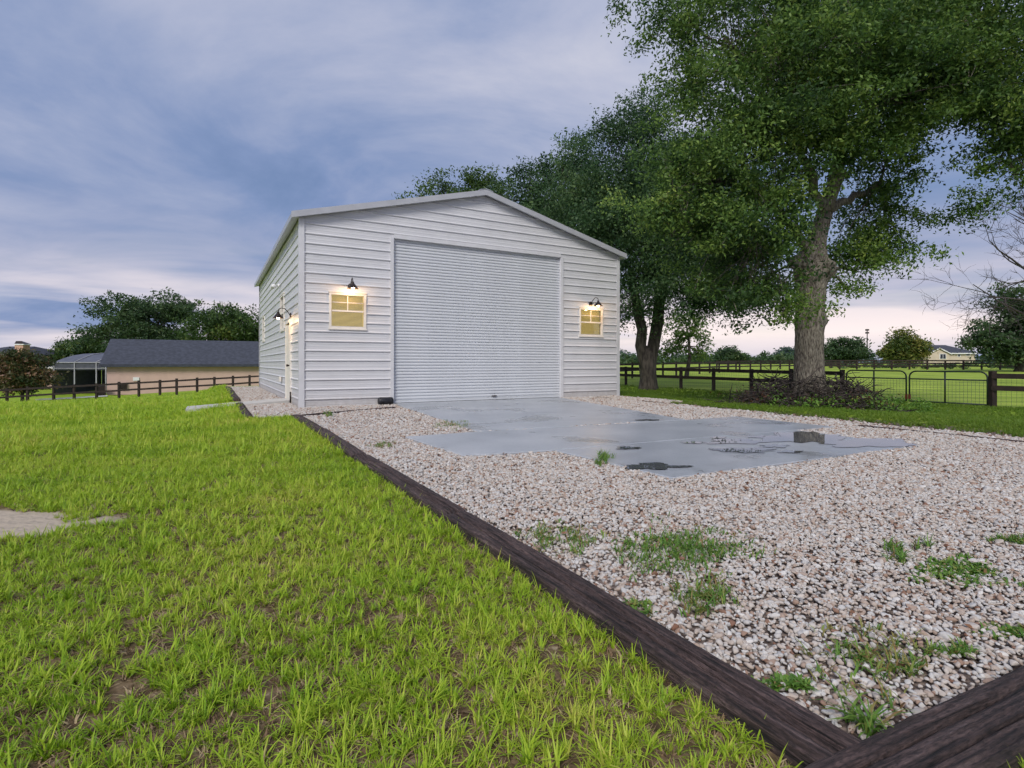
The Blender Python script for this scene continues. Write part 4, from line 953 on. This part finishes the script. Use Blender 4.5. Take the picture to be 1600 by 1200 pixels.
simple_tree('paddock_tree', 'clump of dark trees on the far paddock edge left of the big trunk', 1141, 130, 560, [blob(1141, 552, 130, 12, 8), blob(1130, 560, 130, 14, 6), blob(1155, 560, 130, 13, 6)], 4000, .7, M['leaf_far'], 59, 1.2, r=.35, shell=.3)
simple_tree('paddock_tree', 'haze-tinted tall tree on the skyline beside the big trunk', 1228, 190, 555, [blob(1228, 549, 190, 8, 6), blob(1222, 557, 190, 16, 6), blob(1240, 557, 190, 12, 7)], 3500, .9, M['leaf_haze_tint'], 61, 1.6, r=.4, shell=.3)
# left trees
simple_tree('shade_tree', 'tallest dark green tree behind the peach outbuilding', 232, 78, 520, [blob(175, 490, 78, 26, 16), blob(215, 480, 78, 34, 15), blob(250, 482, 78, 30, 14), blob(190, 510, 78, 38, 18), blob(235, 508, 78, 50, 22), blob(280, 500, 78, 26, 22), blob(283, 478, 78, 14, 9), blob(240, 533, 79, 70, 16), blob(160, 528, 78, 26, 14)], 26000, .42, M['leaf_far'], 67, .95, 'trees behind the outbuilding', r=.45, shell=.35, twigs=70)
simple_tree('shade_tree', 'broad olive tree behind the peach outbuilding beside the barn', 355, 74, 530, [blob(350, 495, 74, 36, 14), blob(325, 508, 74, 24, 16), blob(382, 500, 74, 30, 16), blob(350, 520, 74, 55, 18), blob(400, 515, 74, 25, 22), blob(355, 535, 76, 60, 14)], 18000, .42, M['leaf_mid'], 71, .95, 'trees behind the outbuilding', r=.4, shell=.35)
simple_tree('shade_tree', 'low green tree left of the outbuilding roof', 125, 80, 552, [blob(120, 541, 80, 22, 9), blob(100, 551, 80, 16, 8), blob(143, 540, 80, 20, 14), blob(125, 556, 80, 34, 9)], 9000, .42, M['leaf_mid'], 73, .9, 'trees behind the outbuilding', r=.3, shell=.35)
simple_tree('flowering_shrub', 'reddish brown rounded shrub at the left edge by the fence', 35, 45, 585, [blob(28, 560, 45, 20, 14), blob(50, 572, 45, 24, 16), blob(15, 578, 45, 26, 20), blob(60, 590, 45, 26, 14), blob(30, 597, 45, 36, 14), blob(-10, 580, 45, 26, 26)], 15000, .24, M['leaf_red'], 79, .5, r=.12, shell=.35, cat='shrub')
simple_tree('distant_tree', 'distant dark tree behind the reddish shrub', 68, 85, 565, [blob(65, 562, 85, 12, 6), blob(52, 558, 85, 9, 5), blob(75, 566, 85, 10, 6)], 2500, .5, M['leaf_far'], 83, .9, r=.2)

# far wood on the horizon, one mass
def wood(px0, px1, d, top, n, seed, ml, label, name='far_wood', low=0, size=.95):
    r = np.random.default_rng(seed); blobs = []
    for px in np.arange(px0, px1, 9):
        t = top+r.uniform(-3, 5)+2.5*math.sin(px*.05); dd = d+r.uniform(-12, 12); c = at(px, (t+HOR)/2+1, dd); hh = (HOR+1-t)/2/F*dd
        if low: gx_ = (px-800)/F*dd; hh = low*r.uniform(.5, 1.1); c = Vector((gx_, dd, hz(gx_, dd)+hh*.6))
        blobs.append((c, (8/F*dd, 1.0 if low else 4, hh if low else max(hh, 1.0))))
    V, Q, T, cc = leaf_cloud(blobs, n, size, seed, .4 if low else 1.5, 30, .2); o = np_mesh(name, V, Q, ml, tint=T); tag(o, label, kind='stuff')
wood(-700, 560, 240, 557, 16000, 91, M['leaf_haze_tint'], 'far line of trees on the left horizon')
wood(930, 1700, 230, 555, 16000, 92, M['leaf_haze_tint'], 'far line of haze-tinted trees on the right horizon')
wood(970, 1290, 150, 560, 9000, 93, M['leaf_far'], 'dark far hedge line behind the paddock', 'far_hedge')
wood(1280, 1660, 88, 566, 7000, 94, M['leaf_far'], 'low scrub along the far paddock fence', 'far_scrub', .45, .35)

# bare tree at the right edge
def bare_tree():
    b = gl((1680-800)/F*30, 30); t0 = empty('bare_tree', b, 'leafless tree reaching in thin grey branches at the right edge', 'tree'); mb = MB(); rr = random.Random(5)
    def grow(p, d, ln, r, lev):
        pts = [p]; rad = [r]; q = p.copy(); dd = d.copy(); n = 6
        for i in range(n):
            dd = (dd+Vector((rr.gauss(0, .14), rr.gauss(0, .14), rr.gauss(.02, .12)))).normalized(); q = q+dd*ln/n; pts.append(q.copy()); rad.append(r*(1-.75*(i+1)/n))
        mb.tube(pts, rad, 6 if lev < 2 else 4, cap=False)
        if lev < 4:
            for k in range([0, 5, 5, 4][lev] if lev else 0):
                i = rr.randint(2, 6); ax = Vector((rr.gauss(0, 1), rr.gauss(0, .6), rr.gauss(.1, .8))).normalized()
                grow(pts[i], (dd*.8+ax*.85).normalized(), ln*rr.uniform(.38, .6), max(rad[i]*.7, .010), lev+1)
    top = at(1672, 400, 30); mb.tube([b-ZV*.2, b.lerp(top, .5), top, at(1668, 280, 30)], [.32, .24, .17, .05], 12)
    for (px, py, ex, ey, r) in [(1674, 460, 1515, 450, .06), (1672, 490, 1500, 425, .055), (1672, 420, 1512, 395, .06), (1670, 380, 1535, 350, .055), (1670, 430, 1525, 420, .045), (1671, 350, 1560, 330, .045)]:
        a = at(px, py+30, 30); e = at(ex+25, ey, 30); grow(a, (e-a).normalized(), (e-a).length, r*1.7, 1)
    mb.build('branches', M['bare'], t0)
bare_tree()

# ------------------------------------------------------------------ far buildings
def outbuilding():
    d = 52.0; an = R(27); e1 = Vector((math.cos(an), math.sin(an), 0)); e2 = Vector((-math.sin(an), math.cos(an), 0)); zb = -2.0; ze = CAMH+(HOR-571)/F*d; dep = 9.0; ln = 16.5
    o = Vector(((167-800)/F*d, d, zb)); h = empty('outbuilding', o, 'long peach stucco outbuilding with dark shingle roof left of the barn', 'building')
    part('wall', 'stucco', h, lambda mb: mb.box(o, e1*ln, e2*dep, ZV*(ze-zb)))
    e = .5; zr = at(0, 531, 55.5).z-ze; T_ = ZV*.12; b0 = Vector((o.x, o.y, ze))
    a, b, c, dd = b0-e1*e-e2*e, b0+e1*(ln+e)-e2*e, b0+e1*(ln+e)+e2*(dep+e), b0-e1*e+e2*(dep+e); r0 = b0-e1*(e-.01)+e2*dep/2+ZV*zr; r1 = b0+e1*(ln-3.2)+e2*dep/2+ZV*zr
    part('roof', 'shingle', h, lambda mb: mb.add([a+T_, b+T_, c+T_, dd+T_, r0+T_, r1+T_, a, b, c, dd], [(0, 1, 5, 4), (1, 2, 5), (2, 3, 4, 5), (3, 0, 4), (6, 7, 1, 0), (7, 8, 2, 1), (8, 9, 3, 2), (9, 6, 0, 3), (9, 8, 7, 6)]))
    part('fascia', 'shingle', h, lambda mb: mb.box(a-e1*.02-e2*.04-ZV*.16, e1*(ln+2*e+.04), e2*.035, ZV*.2))
    w_ = lambda f, z: o+e1*f+ZV*z
    part('meter_box', 'darkmetal', h, lambda mb: mb.box(w_(1.1, .55)-e2*.2, e1*.5, e2*.19, ZV*.6))
    part('vent', 'white', h, lambda mb: mb.box(w_(2.1, 1.35)-e2*.08, e1*.5, e2*.075, ZV*.35))
    part('equipment', 'darkmetal', h, lambda mb: mb.box(w_(-.6, .0)-e2*.9, e1*.6, e2*.5, ZV*.9))
    part('gable_lamp', 'white', h, lambda mb: mb.cbox(b0-e1*.3-e2*.3-ZV*.15, e1*.1, e2*.1, ZV*.1))
outbuilding()
def enclosure():
    d = 60.0; k = d/F; z = lambda py: CAMH+(HOR-py)*k; x = lambda px: (px-800)*k; zb = -2.3
    h = empty('pool_enclosure', Vector((x(125), d, zb)), 'dark screened pool enclosure with curved roof beside the outbuilding', 'enclosure'); dep = 7.0; ze = z(566.5)
    def f(mb):
        prof = [(84, 566), (88, 560), (94, 555), (102, 552), (112, 551)]
        pts = [Vector((x(p), d+(i/4)*dep*.5, z(q))) for i, (p, q) in enumerate(prof)]; R_ = x(172)
        vs = []
        for p in pts: vs += [p, Vector((R_, p.y, p.z))]
        mb.add(vs, [(2*i, 2*i+1, 2*i+3, 2*i+2) for i in range(4)])
        vs2 = [Vector((v.x, d+dep-(v.y-d), v.z)) for v in vs]; mb.add(vs2, [(2*i+2, 2*i+3, 2*i+1, 2*i) for i in range(4)])
        mb.add([pts[i] for i in range(5)]+[Vector((p.x, d+dep-(p.y-d), p.z)) for p in pts[::-1]], [tuple(range(10))[::-1]])
    part('roof_screen', mat('grey_screen', (.10, .11, .145), .8, .1, 2), h, f)
    part('back_wall', 'screen', h, lambda mb: mb.box((x(84), d+dep, zb), (x(172)-x(84), 0, 0), (0, .1, 0), (0, 0, ze-zb)))
    part('valance', 'screen', h, lambda mb: mb.box((x(84), d, z(578)), (x(172)-x(84), 0, 0), (0, .06, 0), (0, 0, z(566.5)-z(578))))
    part('side_screen', 'screen', h, lambda mb: mb.box((x(84)-.01, d+.1, zb), (.05, 0, 0), (0, dep-.2, 0), (0, 0, ze-zb-.01)))
    for px in (85, 117, 151, 166): part('post', 'alu', h, lambda mb: mb.box((x(px)-.06, d-.08, zb), (.12, 0, 0), (0, .07, 0), (0, 0, ze-zb)))
    for px in (117, 151):
        part('roof_rib', 'alu', h, lambda mb: mb.tube([Vector((x(px)+o*k, d+dy-.05, z(q)+.03)) for o, dy, q in [(0, 0, 566), (3, .9, 560), (6, 1.75, 555), (10, 2.6, 552), (14, 3.5, 551)]], .05, 6))
    part('eave_beam', 'alu', h, lambda mb: mb.box((x(84), d-.1, ze-.04), (x(172)-x(84), 0, 0), (0, .09, 0), (0, 0, .1)))
    part('lower_beam', 'alu', h, lambda mb: mb.box((x(84), d-.095, z(576)), (x(172)-x(84), 0, 0), (0, .08, 0), (0, 0, .06)))
    for px in (98, 110, 128, 142, 157): part('pale_opening_panel', mat('pale_view', (.20, .24, .18), .9, .2, 2), h, lambda mb: mb.box((x(px)-.28, d+dep-.05, z(599)), (.56, 0, 0), (0, .04, 0), (0, 0, z(584)-z(599))))  # opaque pale panels; the bright view through is only their colour
enclosure()
def house(name, label, d, px0, px1, eave, base, ridge, rp0, rp1, wallm, dep, gable=None, wins=(), hip=True):
    k = d/F; X_ = lambda p: (p-800)*k; Z_ = lambda p: CAMH+(HOR-p)*k; x0, x1, zb, ze = X_(px0), X_(px1), Z_(base), Z_(eave)
    h = empty(name, Vector(((x0+x1)/2, d, zb)), label, 'house')
    part('wall', wallm, h, lambda mb: mb.box((x0, d, zb), (x1-x0, 0, 0), (0, dep, 0), (0, 0, ze-zb)))
    e = .5; zr = CAMH+(HOR-ridge)/F*(d+dep/2)
    a, b, c, dd = Vector((x0-e, d-e, ze)), Vector((x1+e, d-e, ze)), Vector((x1+e, d+dep+e, ze)), Vector((x0-e, d+dep+e, ze)); r0, r1 = Vector((X_(rp0), d+dep/2, zr)), Vector((X_(rp1), d+dep/2, zr)); T_ = Vector((0, 0, .25))
    part('roof', 'shingle', h, lambda mb: mb.add([a+T_, b+T_, c+T_, dd+T_, r0+T_, r1+T_, a, b, c, dd], [(0, 1, 5, 4), (1, 2, 5), (2, 3, 4, 5), (3, 0, 4), (6, 7, 1, 0), (7, 8, 2, 1), (8, 9, 3, 2), (9, 6, 0, 3), (9, 8, 7, 6)]))
    part('fascia', 'white', h, lambda mb: mb.box(a-Vector((.02, .05, .02)), (x1-x0+2*e+.04, 0, 0), (0, .045, 0), (0, 0, .28)))
    if gable:
        g0, g1, gt = gable; xa, xb, zt = X_(g0), X_(g1), Z_(gt); y0 = d-1.2; xm = (xa+xb)/2
        part('gable_wall', wallm, h, lambda mb: mb.add([(xa, y0, zb), (xb, y0, zb), (xb, y0, ze), (xm, y0, zt), (xa, y0, ze), (xa, y0+6, zb), (xb, y0+6, zb), (xb, y0+6, ze), (xm, y0+6, zt), (xa, y0+6, ze)], [(0, 1, 2, 3, 4), (1, 6, 7, 2), (5, 0, 4, 9)]))
        for s_ in (0, 1):
            xe = xa-.4 if s_ == 0 else xb+.4; zl = ze-.4*(zt-ze)/(xm-xa)
            part('gable_roof', 'shingle', h, lambda mb: mb.box((xe, y0-.3, zl+.2), (xm-xe, 0, zt-zl), (0, 6.3, 0), (0, 0, .12)))
            part('bargeboard', 'white', h, lambda mb: mb.box((xe, y0-.36, zl-.02), (xm-xe, 0, zt-zl), (0, .05, 0), (0, 0, .26)))
    for (wa, wb, wt, wbm, gb_) in wins:
        y0 = d-(1.2 if gb_ else 0); wn = bpy.data.objects.new('window', None); wn.location = Vector((X_((wa+wb)/2), y0, Z_(wbm)))-h.location; link(wn, h)
        part('frame', 'white', wn, lambda mb: mb.box((X_(wa)-.12, y0-.06, Z_(wbm)-.12), (X_(wb)-X_(wa)+.24, 0, 0), (0, .05, 0), (0, 0, Z_(wt)-Z_(wbm)+.24)))
        nn = 2 if wb-wa > 6 else 1
        for i in range(nn): part('pane', 'glass', wn, lambda mb: mb.box((X_(wa+(wb-wa)*i/nn)+.06, y0-.1, Z_(wbm)), ((X_(wb)-X_(wa))/nn-.12, 0, 0), (0, .035, 0), (0, 0, Z_(wt)-Z_(wbm))))
    return h
house('house', 'tan house with white gable and dark roof beyond the paddock', 145, 1444, 1524, 553, 575, 540.5, 1470, 1505, 'tan', 12, (1445, 1478, 545), [(1463, 1472, 553.5, 560.5, True), (1496.5, 1500, 553, 557, False), (1509, 1515, 553, 555.5, False)])
house('house', 'small pale house with gable between the barn corner and forked oak', 175, 980, 998, 566, 574, 561, 984, 995, 'white', 8, (984, 995, 562))
hl = house('house', 'dark roofed house with tall brick chimney at the far left edge', 72, -60, 18, 556, 615, 544, -40, 2, 'stucco', 10)
k = 70/F; hc = part('chimney', 'brickc', hl, lambda mb: mb.box(at(23, 610, 70), (13*k, 0, 0), (0, 1, 0), (0, 0, 72*k)))
part('collar', 'white', hc, lambda mb: mb.box(at(22.2, 539, 69.93), (14.6*k, 0, 0), (0, 1.14, 0), (0, 0, 1.6*k)))
part('cap', 'darkmetal', hc, lambda mb: mb.add([at(22.5, 537, 69.95), at(36.5, 537, 69.95), at(36.5, 537, 69.95)+Vector((0, 1.1, 0)), at(22.5, 537, 69.95)+Vector((0, 1.1, 0)), at(25, 532.8, 70.2), at(34, 532.8, 70.2), at(34, 532.8, 70.8), at(25, 532.8, 70.8)], [(3, 2, 1, 0), (4, 5, 6, 7), (0, 1, 5, 4), (1, 2, 6, 5), (2, 3, 7, 6), (3, 0, 4, 7)]))
# house behind the shrub, low blue roof
house('house', 'low house with blue grey roof between shrub and pool enclosure', 76, 60, 90, 576, 612, 567, 66, 84, 'stucco', 6)
# pale paving behind the left fence
mb = MB(); pv = [(60, 612), (165, 606), (165, 612.5), (60, 618)]
pa_ = [at(55, 0, 50), at(168, 0, 50), at(168, 0, 46), at(55, 0, 44)]
mb.add([Vector((p.x, p.y, hz(p.x, p.y)+.10)) for p in pa_], [(3, 2, 1, 0)]); tag(mb.build('driveway', M['concpath']), 'pale drive beyond the left fence', kind='structure')
# cell tower
tw = empty('radio_mast', at(1355, 560, 400), 'thin radio mast with antennas on the right skyline', 'mast'); k = 400/F
part('pole', 'bare', tw, lambda mb: mb.tube([at(1355, 566, 400), at(1355, 514, 400)], [.5, .3], 8))
for py in (515.5, 520): part('antenna_array', 'bare', tw, lambda mb: mb.cbox(at(1355, py, 400), (.9, 0, 0), (0, .9, 0), (0, 0, .6)))

# ------------------------------------------------------------------ brush pile round the big oak
bpile = empty('brush_pile', BO, 'tangled pile of dead branches round the foot of the big oak', 'brush pile'); mb = MB(); rr = random.Random(3); nb = 0
def brush_h(x, y):
    r = math.hypot((x-BO.x), (y-BO.y)*1.1); return .62*math.exp(-((r-.9)/.75)**2)
for i in range(1700):
    an = rr.uniform(0, 6.283); r = abs(rr.gauss(.95, .42)); x, y = BO.x+math.cos(an)*r*1.3+rr.gauss(0, .1), BO.y+math.sin(an)*r*.9
    if r < .55: continue
    z = hz(x, y)+rr.uniform(0, 1)*brush_h(x, y)*1.25; a = rr.uniform(0, 6.283); ln = rr.uniform(.2, .7); p = Vector((x, y, z)); d = Vector((math.cos(a), math.sin(a), rr.gauss(.08, .38))).normalized()
    pts = [p]
    for k_ in range(4): d = (d+Vector((rr.gauss(0, .25), rr.gauss(0, .25), rr.gauss(-.08, .2)))).normalized(); p = p+d*ln/4; p.z = max(p.z, hz(p.x, p.y)+.01); pts.append(p)
    mb.tube(pts, [q*rr.uniform(.6, 1.5) for q in (.013, .011, .009, .007, .004)], 5, cap=False)
mb.build('branches', M['twig'], bpile)['kind'] = 'stuff'
bl = [((BO.x+math.cos(a)*1.15*1.25, BO.y+math.sin(a)*.9, BO.z+.15), (.45, .4, .16)) for a in np.linspace(0, 6.28, 12)]
V, Q, T, _ = leaf_cloud(bl, 5200, .075, 5, .2, 30, .2); V[:, 2] = np.maximum(V[:, 2], hgt(V[:, 0], V[:, 1])+.005)
T = T*.25; V = V[:4*1500]; Q = Q[:1500]; T = T[:1500]
o = np_mesh('dead_leaves', V-np.array(list(BO)), Q, M['litter'], bpile, tint=T*.6); o['kind'] = 'stuff'
bl = [((BO.x+q, BO.y-1.0+abs(q)*.1, BO.z+.06), (.35, .25, .10)) for q in (-1.3, -.5, .3, 1.0, 1.8)]
V, Q, T, _ = leaf_cloud(bl, 3600, .08, 6, .2, 30, .1, up=1.2); V[:, 2] = np.maximum(V[:, 2], hgt(V[:, 0], V[:, 1])+.005)
o = np_mesh('creeper_leaves', V-np.array(list(BO)), Q, M['weed'], bpile, tint=T); o['kind'] = 'stuff'

# ------------------------------------------------------------------ weeds in the gravel
def weed(px, py, rx, ry, n, label, tall=.07, seed=0, flat=.4, dry=.15):
    n = int(n*1.7)
    c = gp(px, py); a = gp(px+rx, py); f = gp(px, py-ry); ex, ey = (a-c), (f-c); rr = random.Random(seed+px); vs = []; fs = []; tint = []
    cl = [(rr.gauss(0, .5), rr.gauss(0, .5)) for _ in range(max(4, n//13))]
    for i in range(n):
        g_ = rr.choice(cl); p = c+ex*(g_[0]+rr.gauss(0, .10))+ey*(g_[1]+rr.gauss(0, .10)); an = rr.uniform(0, 6.283); h = tall*rr.uniform(.35, 1.2); wv = rr.uniform(.0018, .0045)*(1.6 if flat > .6 else 1); ln = rr.uniform(.2, 1.2)*(1+flat)
        q = Vector((p.x, p.y, .018)); b0 = len(vs); sx, sy = -math.sin(an)*wv, math.cos(an)*wv; ang = rr.uniform(.1, .5)*(1+flat)
        for j in range(4):
            t = j/3; ww = [.7, 1, .75, 0][j]
            if j < 3: vs += [(q.x-sx*ww, q.y-sy*ww, q.z), (q.x+sx*ww, q.y+sy*ww, q.z)]
            else: vs.append(tuple(q))
            q = q+Vector((math.cos(an)*math.sin(ang), math.sin(an)*math.sin(ang), math.cos(ang)))*h/3; ang = min(1.75, ang+ln*.55)
            q.z = max(q.z, .02)
        tt = rr.uniform(.8, 1) if rr.random() < dry else rr.uniform(0, .75)
        fs += [(b0, b0+1, b0+3, b0+2), (b0+2, b0+3, b0+5, b0+4), (b0+4, b0+5, b0+6)]; tint += [tt]*3
    me = bpy.data.meshes.new('weed'); me.from_pydata([(v[0]-c.x, v[1]-c.y, v[2]) for v in vs], [], fs); at_ = me.attributes.new('tint', 'FLOAT', 'FACE'); at_.data.foreach_set('value', tint); me.materials.append(M['weed']); me.update()
    o = link(bpy.data.objects.new('weed_patch', me)); o.location = (c.x, c.y, 0); tag(o, label, 'weeds', 'weeds growing through the gravel')
for a in [(1075, 868, 95, 32, 900, 'largest green weed patch in the gravel, in the middle foreground', .06, 1, .5, .12), (880, 848, 60, 26, 380, 'straggly weed patch on the gravel beside the tie, left of the largest patch', .05, 2, .5, .35),
          (1112, 945, 45, 26, 230, 'upright weed tuft below the largest patch', .065, 3, .35, .4), (1490, 900, 75, 20, 700, 'mossy bright weed mat in the right gravel', .04, 4, .8, .15), (1405, 872, 35, 14, 110, 'thin grassy weeds just left of the mossy mat', .09, 5, .3, .1),
          (1355, 1040, 85, 36, 300, 'dry-tipped weed tuft near the corner of the ties', .06, 6, .45, .5), (1575, 997, 50, 10, 260, 'yellow green weed mat at the right edge above the wide tie', .035, 7, .9, .2), (1225, 1080, 34, 9, 200, 'bright green weed against the near tie', .04, 8, .8, .1),
          (942, 722, 15, 8, 150, 'spiky grass tuft at the corner of the outer slab', .12, 9, .1, .05), (706, 667, 26, 5, 240, 'weeds along the left edge of the apron', .09, 10, .4, .4), (1500, 1030, 40, 12, 140, 'small weeds above the wide tie', .045, 11, .5, .2),
          (1340, 1150, 34, 12, 40, 'long-bladed grass at the meeting of the two ties', .13, 12, .5, .05), (513, 651, 8, 4, 80, 'small green weed near the barn corner', .12, 13, .3, .1), (600, 700, 22, 6, 140, 'yellowing weed on the gravel near the middle tie', .07, 14, .5, .5),
          (1580, 850, 40, 5, 130, 'faint weed line in the gravel at the right edge', .05, 15, .5, .2), (1000, 960, 40, 14, 130, 'low weeds against the middle of the near tie', .035, 16, .7, .3), (990, 858, 30, 12, 120, 'small weeds left of the largest patch', .05, 17, .5, .2)]:
    weed(*a)

# fallen leaves on gravel and lawn
r = np.random.default_rng(99); x, y, u, s = cand(2600, 0, 8.4, -12.5, 0); kp = np.ones(len(x), bool)
for p in PADS: kp &= ~inpoly(x, y, p)
x, y = x[kp], y[kp]; n = len(x); P_ = np.stack([x, y, np.full(n, .034)], -1)
nrm = r.normal(size=(n, 3))*.35+np.array([0, 0, 1]); nrm /= np.linalg.norm(nrm, axis=1)[:, None]; a = np.cross(nrm, r.normal(size=(n, 3))); a /= np.linalg.norm(a, axis=1)[:, None]; b = np.cross(nrm, a); sz = r.uniform(.02, .05, n)[:, None]
V = np.stack([P_-a*sz*.5, P_+b*sz*.22+nrm*.004, P_+a*sz*.5, P_-b*sz*.22+nrm*.004], 1).reshape(-1, 3)
o = np_mesh('leaf_litter', V, np.arange(4*n).reshape(n, 4), M['litter'], tint=r.random(n)); tag(o, 'small brown fallen leaves scattered over the gravel', kind='stuff')
